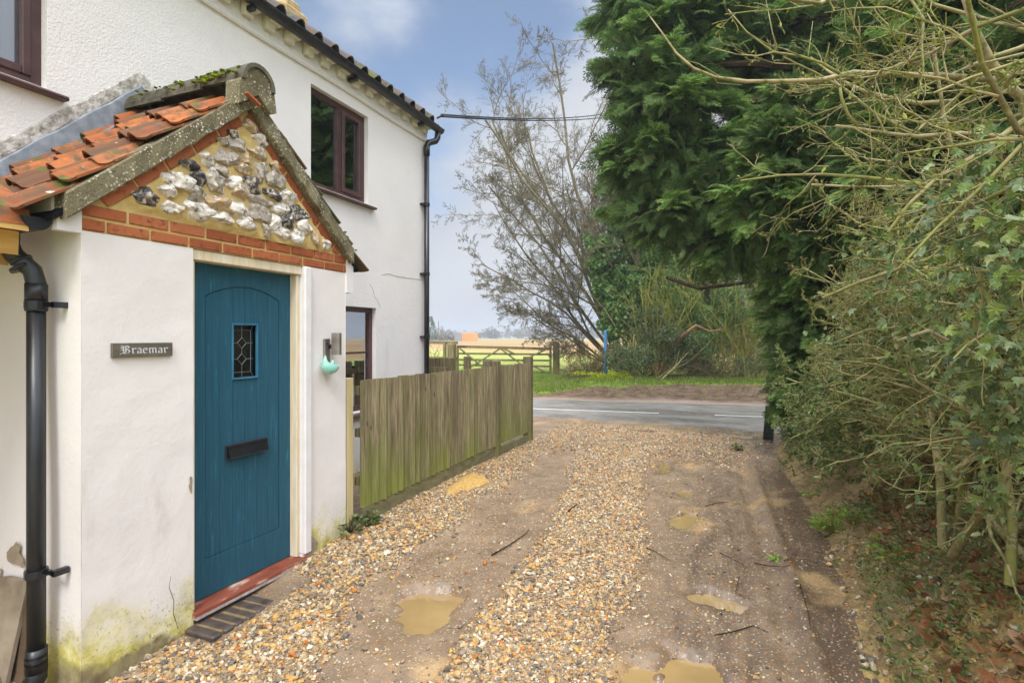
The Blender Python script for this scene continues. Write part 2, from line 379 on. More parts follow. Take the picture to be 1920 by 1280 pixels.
M['bluepole'] = simple('blue_painted_pole', (62, 110, 162), (88, 138, 186), 8, .5, .4, .1)
M['blackpost'] = simple('tarred_post', (34, 36, 32), (62, 66, 56), 6, .8, .2, .4, 30, st=(3, 3, .5))
M['cable'] = simple('black_cable', (26, 26, 30), (40, 40, 44), 3, .6, .3, 0)
M['barkgrey'] = simple('grey_bark', (92, 84, 66), (134, 124, 98), 12, .95, .1, .4, 60, bd=.01)

def twigmat(name, cols):
    m = MT(name, .85, .2); c = m.ramp(m.island(), *[(i/(len(cols)-1), srgb(k)) for i, k in enumerate(cols)])
    c = m.mix(m.mr(m.noise(14, 5), .45, .62), c, m.ramp(m.noise(60, 3), (.4, srgb(104, 108, 42)), (.6, srgb(150, 142, 108)))); m.col(c); m.bump(m.noise(70, 4), .5, .003); return m.m
M['barktan'] = twigmat('tan_mossy_branch', [(98, 90, 62), (146, 134, 92), (128, 130, 70), (176, 160, 124), (112, 108, 66), (138, 140, 72)])
M['barkolive'] = twigmat('olive_lichened_twig', [(100, 100, 56), (144, 136, 84), (122, 126, 60), (168, 156, 110), (138, 144, 70)])
M['barkred'] = simple('reddish_shoot', (110, 76, 50), (160, 122, 84), 6, .7, .3, .2, 60)
M['barkdark'] = simple('dark_bark', (44, 34, 24), (76, 60, 44), 10, .95, .1, .6, 40, bd=.02)
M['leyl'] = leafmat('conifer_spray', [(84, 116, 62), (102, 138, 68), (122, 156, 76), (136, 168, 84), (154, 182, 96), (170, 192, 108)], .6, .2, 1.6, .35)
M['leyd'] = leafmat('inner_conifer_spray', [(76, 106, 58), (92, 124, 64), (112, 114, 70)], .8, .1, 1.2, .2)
M['ivy'] = leafmat('ivy_leaf', [(66, 92, 44), (88, 112, 52), (112, 134, 66), (146, 164, 76), (94, 110, 66), (150, 168, 124), (96, 122, 70), (158, 156, 90)], .4, .4, 6, .2)
M['ivydark'] = leafmat('dark_ivy_leaf', [(74, 92, 48), (98, 112, 54), (118, 130, 70), (62, 78, 44)], .42, .4, 5, .15)
M['smallleaf'] = leafmat('small_hedge_leaf', [(72, 96, 46), (92, 116, 52), (120, 140, 66), (100, 122, 74), (138, 150, 98), (128, 122, 66)], .4, .4, 3, .25)
M['bushleaf'] = leafmat('far_bush_leaf', [(74, 110, 52), (98, 136, 66), (120, 154, 84), (148, 172, 112)], .45, .35, .9, .25)
M['greyleaf'] = leafmat('grey_green_leaf', [(92, 110, 64), (124, 136, 90), (78, 98, 52)], .4, .4, 1.2, .2)
M['weed'] = leafmat('bright_weed_leaf', [(124, 166, 58), (146, 184, 70), (168, 200, 92)], .45, .3, 6, .35)
M['deadleaf'] = leafmat('dead_leaf', [(120, 74, 44), (156, 98, 60), (168, 118, 80), (104, 72, 50), (192, 156, 118)], .7, .25, 8, .15)
M['grass'] = leafmat('grass_blade', [(96, 128, 44), (122, 152, 54), (140, 166, 66), (150, 154, 84)], .6, .2, 1, .3)
M['drygrass'] = leafmat('dry_grass', [(166, 150, 104), (140, 124, 78), (120, 120, 60), (96, 108, 48)], .8, .15, 3, .2)
M['haztwig'] = simple('twigs', (82, 74, 52), (122, 112, 80), 1, .95, .05, 0)
M['greentwig'] = simple('yellow_green_shoot', (122, 124, 52), (160, 154, 84), 1, .9, .1, 0)
def stonemat():
    m = MT('gravel_stone', .3, .5)
    c = m.ramp(m.island(), (0, srgb(194, 176, 142)), (.10, srgb(160, 134, 98)), (.29, srgb(200, 152, 84)), (.42, srgb(136, 118, 96)), (.56, srgb(196, 120, 54)), (.60, srgb(186, 160, 120)), (.74, srgb(104, 94, 84)), (.86, srgb(212, 200, 174)), (.93, srgb(206, 166, 100)), mode='CONSTANT')
    c = m.mix(.9, c, m.ramp(m.noise(60, 3), (.3, .62), (.7, 1.)), 'MULTIPLY'); m.col(c); m.bump(m.noise(120, 3), .2, .002); return m.m
M['gravel'] = stonemat()
# ================================================================ GROUND
def base_z(y): return np.interp(y, [-2, 1.8, 2.4, 3.7, 5.5, 7.4, 8.6], [-.30, -.275, -.24, -.135, -.05, -.005, -.012])
PUD = [(-1.74, 2.90, .19, .30, -.232), (-.21, 2.84, .26, .19, -.238), (-.12, 3.62, .16, .10, -.178), (-.41, 4.86, .09, .22, -.105), (-.46, 5.6, .06, .12, -.075), (-.95, 8.55, .5, .09, -.02), (-1.9, 6.9, .26, .07, -.03), (-.75, 6.4, .07, .22, -.034), (.0, 8.72, .35, .09, -.022)]
def strip_c(y): return np.interp(y, [1, 2.6, 4.2, 5.9, 7], [-.9, -.93, -1.03, -1.3, -1.35])
def gravel_mask(x, y):
    n = fbm(x, y, 4, 1.7)
    w = np.interp(y, [1, 2.6, 4.2, 5.9, 7], [.52, .44, .42, .44, .5])
    c = sstep(1.15, .70, np.abs(x-strip_c(y))/w+n*1.0)
    l = sstep(-.12, .12, -(x-np.interp(y, [1, 2.0, 3, 4.6, 6.5, 7.6, 8.6], [-1.6, -2.0, -2.22, -2.22, -2.2, -2.1, -1.4]))+n*.45)
    f = sstep(6.2, 7.4, y+n*1.5)*sstep(.3, -.2, x+n)*.55
    return np.clip(np.maximum(np.maximum(c, l), f), 0, 1)
def bank_foot(y): return np.interp(y, [-2, 2.5, 4, 6, 8.2, 8.8], [.60, .60, .66, .62, .50, .78])
def hz(x, y, fine=True):
    z = base_z(y)
    g = gravel_mask(x, y); z = z+.03*g-.014*(1-g)
    z = z+.02*fbm(x, y, 3, 2.2)
    if fine: z = z+.014*fbm(x, y, 3, 11)+.006*fbm(x, y, 2, 40)
    for px, py, a, b, zw in PUD:
        r = ((x-px)/a)**2+((y-py)/b)**2+fbm(x, y, 5, 6)*4.2
        zl = zw+.008+.016*fbm(x, y, 3, 9); z = z+np.maximum(0, zl-z)*sstep(5.5, 2.6, r); k = sstep(1.45, .35, r); z = z*(1-k)+(zw-.030+.03*fbm(x, y, 3, 14))*k
    # tyre rut with tread along the right
    rx = x-np.interp(y, [1, 3, 5, 8], [.29, .25, .16, .03])+.02*np.sin(y*1.3)
    z = z-.038*np.exp(-(rx/.06)**2)*sstep(8, 6.5, y)+.034*np.exp(-((rx-.12)/.045)**2)*sstep(8, 6.5, y)-.02*np.exp(-((rx+.17)/.05)**2)*sstep(7, 5.5, y)
    z = z+.005*np.sin((y+rx*.6)*70)*np.exp(-(rx/.09)**2)
    t = x-bank_foot(y)-.14*fbm(x, y, 3, 1.6)
    rise = np.where(t > 0, 1.25*t-.36*np.clip(t, 0, 1.7)**2, 0); rise = np.minimum(rise, 1.1)
    fall = sstep(9.6, 8.4, y)
    z = z+(rise+np.where(t > 0, np.minimum(t, .5)*(.16*fbm(x, y, 4, 5)+.10*fbm(x, y, 3, 16)), 0))*fall
    return z
def grid(x0, x1, y0, y1, st, fn, cols=None):
    xs = np.arange(x0, x1+st/2, st); ys = np.arange(y0, y1+st/2, st); X, Y = np.meshgrid(xs, ys)
    g = G(); nx, ny = len(xs), len(ys); i = np.arange((nx-1)*(ny-1)); a = i//(nx-1)*nx+i % (nx-1)
    g.add(np.stack([X.ravel(), Y.ravel(), fn(X.ravel(), Y.ravel())], 1), np.stack([a, a+1, a+nx+1, a+nx], 1), cols(X.ravel(), Y.ravel()) if cols else None)
    return g
def wet(x, y):
    return sstep(-.18, .22, fbm(x+9, y*.6, 4, 1.3)+.12*sstep(5, 8, y))
def near_puddle(x, y):
    k = x*0
    for px, py, a, b, zw in PUD: k = np.maximum(k, sstep(4.2, 1.2, ((x-px)/a)**2+((y-py)/b)**2+fbm(x, y, 4, 5)*2.2))
    return k
def dcol(x, y): return np.stack([gravel_mask(x, y), np.maximum(np.clip(wet(x, y)*.5+.35*(1-gravel_mask(x, y)), 0, 1)*.8, near_puddle(x, y)), sstep(-.25, .15, x+fbm(x, y, 3, 2)*.4+.35)*(1-.9*np.exp(-((x-np.interp(y, [1, 3, 5, 8], [.30, .26, .18, .05]))/.11)**4))], 1)
m = MT('drive_mud', .8, .4); at_ = N(m.t, 'ShaderNodeSeparateColor'); m.L(m.attr(), at_.inputs[0])
mud = m.ramp(m.noise(4, 8, .65), (.3, srgb(112, 92, 72)), (.55, srgb(142, 120, 96)), (.75, srgb(162, 140, 114)))
mud2 = m.ramp(m.noise(5, 8, .65, st=(2.2, .6, 1)), (.32, srgb(88, 72, 58)), (.55, srgb(122, 102, 82)), (.72, srgb(148, 128, 106)))
c = m.mix(at_.outputs[2], mud, mud2); c = m.mix(m.math('MULTIPLY', m.mr(m.math('MULTIPLY_ADD', m.noise(5, 5), .3, m.xyz(0)), .50, .62), .75), c, srgb(92, 74, 58)); c = m.mix(m.mr(m.noise(1.4, 5), .56, .68), c, srgb(180, 148, 104))
sp = m.voro(70, out='Color'); spd = m.voro(70); sn = N(m.t, 'ShaderNodeSeparateColor'); m.L(sp, sn.inputs[0])
stc = m.ramp(sn.outputs[0], (0, srgb(208, 192, 160)), (.3, srgb(176, 138, 88)), (.5, srgb(120, 104, 88)), (.65, srgb(196, 124, 60)), (.8, srgb(150, 130, 104)), mode='CONSTANT')
sel = m.math('MULTIPLY', m.mr(sn.outputs[1], .45, .5), m.mr(spd, .5, .3)); sel = m.math('MULTIPLY', sel, .75)
c = m.mix(sel, c, stc); c = m.mix(m.math('MULTIPLY', at_.outputs[1], .30), c, srgb(92, 74, 54)); m.col(c)
m.rough(m.mix(at_.outputs[1], m.ramp(m.noise(20, 4), (.3, .34), (.7, .62)), m.ramp(m.noise(12, 5), (.38, .05), (.66, .26))))
hb = m.math('MULTIPLY_ADD', sel, .5, m.noise(45, 6, .7)); hb = m.math('MULTIPLY', hb, m.mr(at_.outputs[1], 0, 1, 1, .25)); m.bump(hb, .7, .014); M['mud'] = m.m
gD = grid(-3.9, 4.2, -1.5, 9.4, .025, hz, dcol); PD = gD.V[0]; FD_ = gD.F[4][0]
cen = PD[FD_].mean(1); onb = cen[:, 0] > bank_foot(cen[:, 1])-.04+.16*fbm(cen[:, 0], cen[:, 1], 4, 2.2)+.05*fbm(cen[:, 0], cen[:, 1], 3, 12)
def subset(F, name, mat):
    u, inv = np.unique(F, return_inverse=True); g = G(); g.add(PD[u], inv.reshape(-1, 4), gD.C[0][u]); return g.build(name, mat, smooth=True, loc=(0, 0, 0))
struct(subset(FD_[~onb], 'driveway', M['mud']))
m = MT('bank_soil', .9, .2)
c = m.ramp(m.noise(3, 8, .65), (.3, srgb(112, 92, 68)), (.5, srgb(152, 128, 92)), (.7, srgb(184, 158, 114)))
yel = m.math('MULTIPLY', m.mr(m.noise(2.2, 6, .6), .42, .56), m.mr(m.xyz(1), 4.6, 2.8)); c = m.mix(yel, c, m.ramp(m.noise(26, 5), (.35, srgb(164, 132, 72)), (.65, srgb(210, 182, 118))))
c = m.mix(m.mr(m.noise(6, 6), .6, .68), c, srgb(84, 92, 40)); m.col(c); m.bump(m.noise(26, 8, .7), .9, .03); M['soil'] = m.m
struct(subset(FD_[onb], 'bank', M['soil']))
def puddlemat():
    m = MT('muddy_water', .02, .6); m.b.inputs['Coat Weight'].default_value = .7; m.b.inputs['Coat Roughness'].default_value = .02; m.b.inputs['Coat IOR'].default_value = 1.7; m.b.inputs['IOR'].default_value = 1.36
    m.col(m.ramp(m.noise(3, 3), (.35, srgb(148, 122, 80)), (.65, srgb(166, 138, 90)))); m.bump(m.noise(9, 2), .03, .004); return m.m
M['water'] = puddlemat()
for px, py, a, b, zw in PUD:
    n = 40; t = np.arange(n)*2*pi/n; g = G(); g.add(np.stack([px+a*1.75*np.cos(t), py+b*1.75*np.sin(t), np.full(n, zw-.006)], 1), [list(range(n))])
    struct(g.build('puddle', M['water']))
# road and beyond (v runs away from the cottage)
SL = .117
def road_z(v): return .03*np.cos((v-10.9)/2.1*1.2)-.05
m = MT('wet_asphalt', .3, .5); c = m.ramp(m.noise(2.5, 7, .6), (.3, srgb(118, 112, 106)), (.7, srgb(150, 143, 136)))
c = m.mix(m.mr(m.noise(260, 2), .55, .7), c, srgb(150, 146, 140)); m.col(c)
m.rough(m.ramp(m.noise(1.1, 5, st=(.35, 1.6, 1)), (.36, .12), (.62, .45))); m.bump(m.noise(200, 2), .12, .003); M['road'] = m.m
def sheared(x0, x1, v0, v1, stx, stv, zf, cols=None):
    g = grid(0, (x1-x0)/stx, 0, (v1-v0)/stv, 1, lambda a, b: a*0, None)
    P = g.V[0]; x = x0+P[:, 0]*stx; v = v0+P[:, 1]*stv; g.V[0] = np.stack([x, v+SL*x, zf(x, v)], 1)
    if cols: g.C = [cols(x, v)]
    return g
struct(sheared(-60, 60, 8.85, 13.05, .5, .14, lambda x, v: road_z(v)+.004).build('road', M['road'], smooth=True, loc=(0, 0, 0)))
m = MT('road_paint', .5, .3); m.col(m.mix(m.mr(m.noise(40, 5), .5, .72), srgb(214, 211, 203), srgb(158, 152, 146))); M['paint'] = m.m
k = 0
for x0, x1 in ((-15, -11), (-9.4, -5.5), (-5.4, -1.37), (-.37, 3.6), (4.6, 8.6), (9.6, 13.6)):
    if x0 == -15 or True:
        g = sheared(x0, x1, 11.0, 11.11, (x1-x0)/8, .11, lambda x, v: road_z(v)+.009); struct(g.build('road_marking', M['paint'], smooth=True, loc=(0, 0, 0)))
# verge: muddy gravel edge, broken mud lip, grass
def verge_z(x, v):
    mudlip = .09*sstep(13.9, 14.5, v+fbm(x, v, 3, .8)*.7)
    z = -.05+.03*sstep(13, 14, v)+mudlip*(.4+.6*sstep(-5.5, -3.5, x))+.16*sstep(14.3, 16.5, v)*sstep(-6, -3, x)-.02
    z = z+.14*fbm(x, v, 4, 1.5)*sstep(13.3, 14.2, v)*sstep(19, 16, v)+.02*fbm(x, v, 3, 6)
    return z*(1-sstep(17, 22, v))+.02*sstep(17, 22, v)
def vcol(x, v):
    n = fbm(x, v, 4, .9)
    lim = np.interp(x, [-8, -5.4, -4, -1.5, 2, 6], [14.1, 14.2, 15.0, 15.9, 15.6, 15.2])
    return np.stack([sstep(-.25, .3, v-lim+n*2.2), sstep(13.35, 13.9, v+n*.8), x*0], 1)
m = MT('verge_earth', .9, .2); at_ = N(m.t, 'ShaderNodeSeparateColor'); m.L(m.attr(), at_.inputs[0])
grv = m.ramp(m.noise(30, 6, .7), (.3, srgb(128, 108, 92)), (.7, srgb(180, 160, 142))); dirt = m.ramp(m.noise(4, 8, .75), (.35, srgb(66, 50, 40)), (.65, srgb(132, 110, 86)))
c = m.mix(at_.outputs[1], grv, dirt); c = m.mix(at_.outputs[0], c, m.ramp(m.noise(5, 6), (.3, srgb(96, 120, 34)), (.7, srgb(134, 160, 54)))); m.col(c); m.bump(m.noise(18, 8, .7), .8, .03); M['verge'] = m.m
struct(sheared(-34, 26, 13.0, 24.0, .12, .12, verge_z, vcol).build('verge', M['verge'], smooth=True, loc=(0, 0, 0)))
# great ground sheet (field out to the horizon)
m = MT('field', .95, .1); x = m.xyz(0); y = m.xyz(1)
gr = m.ramp(m.noise(.22, 8, .6, st=(1, .6, 1)), (.3, srgb(136, 144, 74)), (.52, srgb(158, 166, 90)), (.70, srgb(172, 160, 110)))
br = m.ramp(m.noise(.05, 8, .6), (.3, srgb(150, 118, 84)), (.7, srgb(176, 152, 104)))
lim = m.math('MULTIPLY_ADD', x, .62, y); lim = m.math('MULTIPLY_ADD', m.noise(.06, 5), 16., lim); k_ = m.mr(lim, 36, 52)
far = m.mr(y, 170, 260); br = m.mix(far, br, m.ramp(m.noise(.03, 5), (.4, srgb(150, 146, 92)), (.6, srgb(168, 160, 110))))
m.col(m.mix(k_, gr, br)); m.bump(m.noise(2.5, 8, .7), .9, .12); M['field'] = m.m
V = []; F = []
ys = [-60, -3, 1, 5, 8.8, 13, 18, 26, 40, 60, 90, 130, 190, 280, 400, 620]; xs = [-620, -400, -250, -150, -90, -50, -30, -15, -8, -4, 0, 4, 10, 25, 60, 150, 400, 620]
for y_ in ys:
    for x_ in xs: V.append((x_, y_, -.42 if y_ < 9 and x_ > -60 else (-.14 if y_ < 17 else (-.05 if y_ < 22 else .0 if y_ < 300 else -.1))))
nx = len(xs); F = [[j*nx+i, j*nx+i+1, (j+1)*nx+i+1, (j+1)*nx+i] for j in range(len(ys)-1) for i in range(nx-1)]
g = G().add(V, F); struct(g.build('ground', M['field'], smooth=True, loc=(0, 0, 0)))
# garden ground behind the fence (lower earth beside the cottage)
g = grid(-12, -2.95, 3.7, 8.0, .12, lambda x, y: -.12+.02*sstep(4, 7, y)+.03*fbm(x, y, 3, 3)); struct(g.build('garden_ground', M['soil'], smooth=True, loc=(0, 0, 0)))
g = grid(-34, -3.0, 8.0, 13.4, .2, lambda x, y: -.055+.03*fbm(x, y, 3, 3)-.05*sstep(8.3, 8.7, y-SL*x)); struct(g.build('roadside_ground', M['verge'], smooth=True, loc=(0, 0, 0)))

# ================================================================ COTTAGE
XW, XP, YE = -3.87, -2.88, 6.50
Z0 = -.40
cot = thing('cottage', 'white rendered cottage with gabled brick and flint porch and teal blue front door', 'house', (-4.4, 2.6, -.28))
def wall_with_holes(x, y0, y1, z0, z1, holes, depth, g=None):
    """sheet at x facing +x with rectangular holes, reveals going back"""
    g = g or G(); ysn = sorted({y0, y1, *[h[0] for h in holes], *[h[1] for h in holes]}); zsn = sorted({z0, z1, *[h[2] for h in holes], *[h[3] for h in holes]})
    for a, b in zip(ysn, ysn[1:]):
        for c, d in zip(zsn, zsn[1:]):
            if any(h[0] <= a and b <= h[1] and h[2] <= c and d <= h[3] for h in holes): continue
            g.add([(x, a, c), (x, b, c), (x, b, d), (x, a, d)], [[0, 1, 2, 3]])
    for a, b, c, d in holes:
        q = x-depth; g.add([(x, a, c), (x, b, c), (x, b, d), (x, a, d), (q, a, c), (q, b, c), (q, b, d), (q, a, d)], [[0, 4, 5, 1], [1, 5, 6, 2], [2, 6, 7, 3], [3, 7, 4, 0]])
    return g
W1 = (4.31, 5.225, 2.95, 3.935); W2 = (1.10, 2.06, 2.95, 3.935); W3 = (4.35, 5.375, .62, 1.78)
g = wall_with_holes(XW, -6, YE, Z0, 4.29, [W1, W2, W3], .14)
g.add([(XW, YE, Z0), (-9.2, YE, Z0), (-9.2, YE, 4.26), (-6.53, YE, 5.84), (XW, YE, 4.26)], [[0, 1, 2, 3, 4]])
g.add([(XW, -6, Z0), (-9.2, -6, Z0), (-9.2, -6, 4.26), (-6.53, -6, 5.84), (XW, -6, 4.26)], [[0, 1, 2, 3, 4]])
g.add([(-9.2, -6, Z0), (-9.2, YE, Z0), (-9.2, YE, 4.26), (-9.2, -6, 4.26)], [[0, 1, 2, 3]])
g.build('wall', M['render'], cot)
# string course, dentil cornice
g = G(); n = 60; ys_ = np.linspace(-6, YE+.02, n)
g.tube([(XW+.012, y, 4.075+.006*sin(y*3)) for y in ys_], .022, 6); g.box((XW-.02, -6, 4.285), (XW+.085, YE+.02, 4.30)); g.box((XW-.02, -6, 4.06), (XW+.006, YE+.012, 4.29))
g.build('string_course', M['render'], cot)
y = 6.40; dm = wallmat('stained_cornice_render', (214, 206, 188), .3, 0)
while y > -1:
    g = G(); j = rnd.uniform(-.008, .008); g.box((XW, y-.055+j, 4.155), (XW+.062, y+.055+j, 4.288), bev=.014); g.box((XW, y-.04+j, 4.215), (XW+.1, y+.09+j, 4.288), bev=.012); y -= .24; g.build('dentil', dm, cot)
# main roof
def pantile_template(w=.24, l=.36, nx=13):
    V = []; 
    for s_, lift in ((0, 0), (1, 0)):
        for k in range(nx):
            u = k/(nx-1); zz = .058*math.sin(pi*min(1, max(0, u/.46)))**.75-.022*math.sin(pi*min(1, max(0, (u-.46)/.54))); V.append((u*w*1.12, s_*l, zz))
    n = len(V); V += [(a, b, c-.014) for a, b, c in V]
    F = [[k, k+1, nx+k+1, nx+k] for k in range(nx-1)]+[[n+k, n+nx+k, n+nx+k+1, n+k+1] for k in range(nx-1)]
    F += [[k, n+k, n+k+1, k+1] for k in range(nx-1)]+[[nx+k, nx+k+1, n+nx+k+1, n+nx+k] for k in range(nx-1)]+[[0, nx, n+nx, n], [nx-1, n+nx-1, n+2*nx-1, 2*nx-1]]
    return np.array(V), np.array(F)
TV, TF = pantile_template()
def tile2(w=.24, l=.36, nx=15, th=.013):
    u = np.linspace(0, 1, nx); z = np.where(u < .34, .034*np.sin(np.pi*np.clip(u/.34, 0, 1))**.8, -.010*np.sin(np.pi*(u-.34)/.66)); V = [(a*w*1.14, b*l, c) for b in (0, 1) for a, c in zip(u, z)]; n = len(V); V += [(a, b, c-th) for a, b, c in V]
    F = [[k, k+1, nx+k+1, nx+k] for k in range(nx-1)]+[[n+k, n+nx+k, n+nx+k+1, n+k+1] for k in range(nx-1)]+[[k, n+k, n+k+1, k+1] for k in range(nx-1)]+[[nx+k, nx+k+1, n+nx+k+1, n+nx+k] for k in range(nx-1)]+[[0, nx, n+nx, n], [nx-1, n+nx-1, n+2*nx-1, 2*nx-1]]
    return np.array(V), np.array(F)
TP, TPF = tile2()
PIT = math.atan(.60)
rf = G(); V0 = np.array([XW+.115, 0, 4.335]); 
rows = 11; locs = []; Ms = []
up = np.array([-cos(PIT), 0, sin(PIT)]); nr = np.array([sin(PIT), 0, cos(PIT)])
for r in range(rows):
    for c_ in range(52):
        y0 = YE+.12-.24*(c_+1)
        if y0 < -6: continue
        t = rnd.uniform(-.035, .035); a = np.array([0, 1., 0])*cos(t)+up*sin(t); b = up*cos(t+rnd.uniform(-.02, .02))-a*0; nn = np.cross(a, b)
        b = b+nr*.05; locs.append(V0+up*(.30*r)+np.array([0, y0, 0])+nr*rnd.uniform(0, .01)); Ms.append(np.stack([a, b, nr], 1))
rf.inst(TV, TF, np.array(locs), np.array(Ms))
roof = rf.build('roof', M['dark_tile'], cot)
g = G(); pk = (-6.53, 5.93)
g.add([(XW+.08, -6.05, 4.30), (XW+.08, YE+.08, 4.30), (pk[0], YE+.08, pk[1]-.02), (pk[0], -6.05, pk[1]-.02), (-9.35, -6.05, 4.3), (-9.35, YE+.08, 4.3)], [[0, 1, 2, 3], [3, 2, 5, 4]])
g.tube([(pk[0], -6, pk[1]+.02), (pk[0], YE+.08, pk[1]+.02)], .1, 10)
g.build('ridge', M['dark_tile'], roof)
g = G(); cx, cy = -5.3, 4.95
cp = onX(568, 22, -5.3); g.box((-5.75, cp[1]-.42, 4.8), (-5.25, cp[1]+.12, cp[2]-.0), bev=.09); g.box((-5.71, cp[1]-.34, cp[2]-.1), (-5.3, cp[1]+.02, cp[2]+.10), bev=.07)
g.build('chimney', simple('tan_chimney_render', (150, 126, 88), (196, 172, 128), 6, .95, .1, .8, 30, bd=.02), cot)
# gutter and downpipe of the main roof
def gutter(path0, path1, r, mat, name, parent, down=(0, 0, -1)):
    p0 = np.array(path0, float); p1 = np.array(path1, float); d = p1-p0; L_ = np.linalg.norm(d); d /= L_; s_ = np.cross(d, (0, 0, 1)); k = 10; V = []; m_ = 2
    for p in (p0, p1):
        for rr in (r, r-.008):
            for j in range(k+1):
                t = pi*j/k; V.append(p+s_*cos(t)*rr-np.array([0, 0, 1])*sin(t)*rr)
    K = k+1; F = []
    for j in range(k): F += [[j, j+1, 2*K+j+1, 2*K+j], [K+j, 3*K+j, 3*K+j+1, K+j+1]]
    F += [[0, 2*K, 3*K, K], [k, K+k, 3*K+k, 2*K+k]]
    g = G().add(V, F)
    for p in (p0, p1): g.add([p+s_*cos(pi*j/k)*r-np.array([0, 0, 1])*sin(pi*j/k)*r for j in range(K)], [list(range(K))])
    return g
g = gutter((-3.74, -6, 4.345), (-3.74, 6.66, 4.265), .062, None, '', None)
gu = g.build('gutter', M['pipe'], cot, smooth=False)
for y in (6.2, 4.86, 3.5, 2.1):
    g = G(); zc = 4.345-.08*(y+6)/12.66; k = 10
    for j in range(k): 
        t0, t1 = pi*j/k, pi*(j+1)/k
        g.add([(-3.74+cos(t)*.07, y+e_, zc-sin(t)*.07) for t in (t0, t1) for e_ in (-.03, .03)], [[0, 1, 3, 2]])
    g.box((XW+.02, y-.02, zc-.10), (-3.74, y+.02, zc-.062)); g.build('gutter_bracket', M['black'], gu)
g = G(); g.tube([(-3.74, 6.58, 4.2), (-3.74, 6.57, 4.13), (-3.75, 6.54, 4.08), (-3.80, 6.44, 4.03), (-3.805, 6.40, 3.97), (-3.805, 6.40, 3.9)], .042, 10)
g.tube([(-3.805, 6.40, 3.93), (-3.805, 6.40, -.1)], .034, 12); g.tube([(-3.805, 6.40, 3.98), (-3.805, 6.40, 3.85)], .042, 12)
dpp = g.build('downpipe', M['black'], cot, smooth=True)
for z in (3.2, 2.28, 1.45, .6):
    g = G(); g.tube([(-3.805, 6.40, z-.02), (-3.805, 6.40, z+.02)], .041, 12); g.box((XW, 6.33, z-.012), (-3.80, 6.47, z+.012)); g.build('pipe_bracket', M['black'], dpp)
# windows
def window(y0, y1, z0, z1, mull, x=XW, curtain=False, bar=None, sill=True, casement=True):
    xf = x-.055; f = .055; g = G()
    g.box((xf-.05, y0, z0), (xf, y0+f, z1)); g.box((xf-.05, y1-f, z0), (xf, y1, z1)); g.box((xf-.048, y0+f, z1-f), (xf-.002, y1-f, z1)); g.box((xf-.048, y0+f, z0), (xf-.002, y1-f, z0+f))
    if mull: g.box((xf-.05, mull-.03, z0+f), (xf-.001, mull+.03, z1-f))
    w = g.build('window', M['brown'], cot)
    if mull and casement:
        g = G(); a, b, c, d = mull+.034, y1-f-.004, z0+f+.004, z1-f-.004; q = .045
        g.box((xf-.03, a, c), (xf+.016, a+q, d), bev=.006); g.box((xf-.03, b-q, c), (xf+.016, b, d), bev=.006); g.box((xf-.03, a+q, c), (xf+.015, b-q, c+q), bev=.006); g.box((xf-.03, a+q, d-q), (xf+.015, b-q, d), bev=.006)
        g.build('casement', M['brown'], w)
    for a, b in ([(y0+f, mull-.03), (mull+.07, y1-f-.04)] if mull else [(y0+f, y1-f)]):
        g = G(); g.add([(xf-.028, a-.01, z0+.04), (xf-.028, b+.01, z0+.04), (xf-.028, b+.01, z1-.04), (xf-.028, a-.01, z1-.04)], [[0, 1, 2, 3]]); g.build('pane', M['glass'], w)
        if bar: g = G(); g.box((xf-.04, a, bar-.012), (xf-.015, b, bar+.012)); g.build('glazing_bar', M['brown'], w)
    if sill: g = G(); g.prism([(x-.12, z0-.002), (x-.12, z0-.045), (x+.055, z0-.05), (x+.06, z0-.035), (x+.05, z0-.022)], y0-.03, y1+.09, 'y'); g.build('sill', M['brown'], w)
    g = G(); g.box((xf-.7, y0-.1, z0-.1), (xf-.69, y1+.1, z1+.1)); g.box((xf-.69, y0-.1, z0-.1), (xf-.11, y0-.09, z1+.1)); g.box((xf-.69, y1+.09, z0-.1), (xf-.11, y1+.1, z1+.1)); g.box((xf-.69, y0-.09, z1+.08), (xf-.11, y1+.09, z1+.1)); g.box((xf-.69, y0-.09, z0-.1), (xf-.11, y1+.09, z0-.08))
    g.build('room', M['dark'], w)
    if curtain:
        g = G(); ys_ = np.linspace(y0+.02, y1-.02, 90); xs_ = xf-.12-.018*np.sin(ys_*70+np.sin(ys_*19)*2); V = [(a, b, z) for z in (z0, z1) for a, b in zip(xs_, ys_)]
        g.add(V, [[i, i+1, 91+i, 90+i] for i in range(89)]); g.build('curtain', M['curtain'], w, smooth=True)
    return w
window(*W1, 4.80, curtain=False); window(*W2, 1.50, curtain=True); window(*W3, None, bar=1.27, sill=True)
g = G(); g.box((-4.2, 4.93, .7), (-4.19, 5.0, 1.75)); g.build('curtain', M['curtain'], cot)
# render cracks and a filled line
for pts in ([(715, 515), (728, 513), (745, 518), (765, 521), (790, 524)], ):
    g = G(); P_ = [onX(a, b, XW+.001) for a, b in pts]; g.segs([(P_[i], P_[i+1], .0035, .0035) for i in range(len(P_)-1)]); g.build('crack', M['stone'], cot)
for pts in ([(693, 533), (699, 541), (702, 556), (709, 566), (714, 577)],):
    g = G(); P_ = [onX(a, b, XW+.0005) for a, b in pts]; g.segs([(P_[i], P_[i+1], .0016, .0014) for i in range(len(P_)-1)]); g.build('crack', M['barkdark'], cot)
g = G(); P_ = [onX(a, b, XP+.0004) for a, b in [(337, 1010), (333, 1035), (320, 1080), (317, 1100), (326, 1125), (325, 1150), (334, 1178)]]
g.segs([(P_[i], P_[i+1], .0006+.0003*i, .0006+.0003*i) for i in range(len(P_)-1)]); g.build('crack', M['barkdark'], cot)

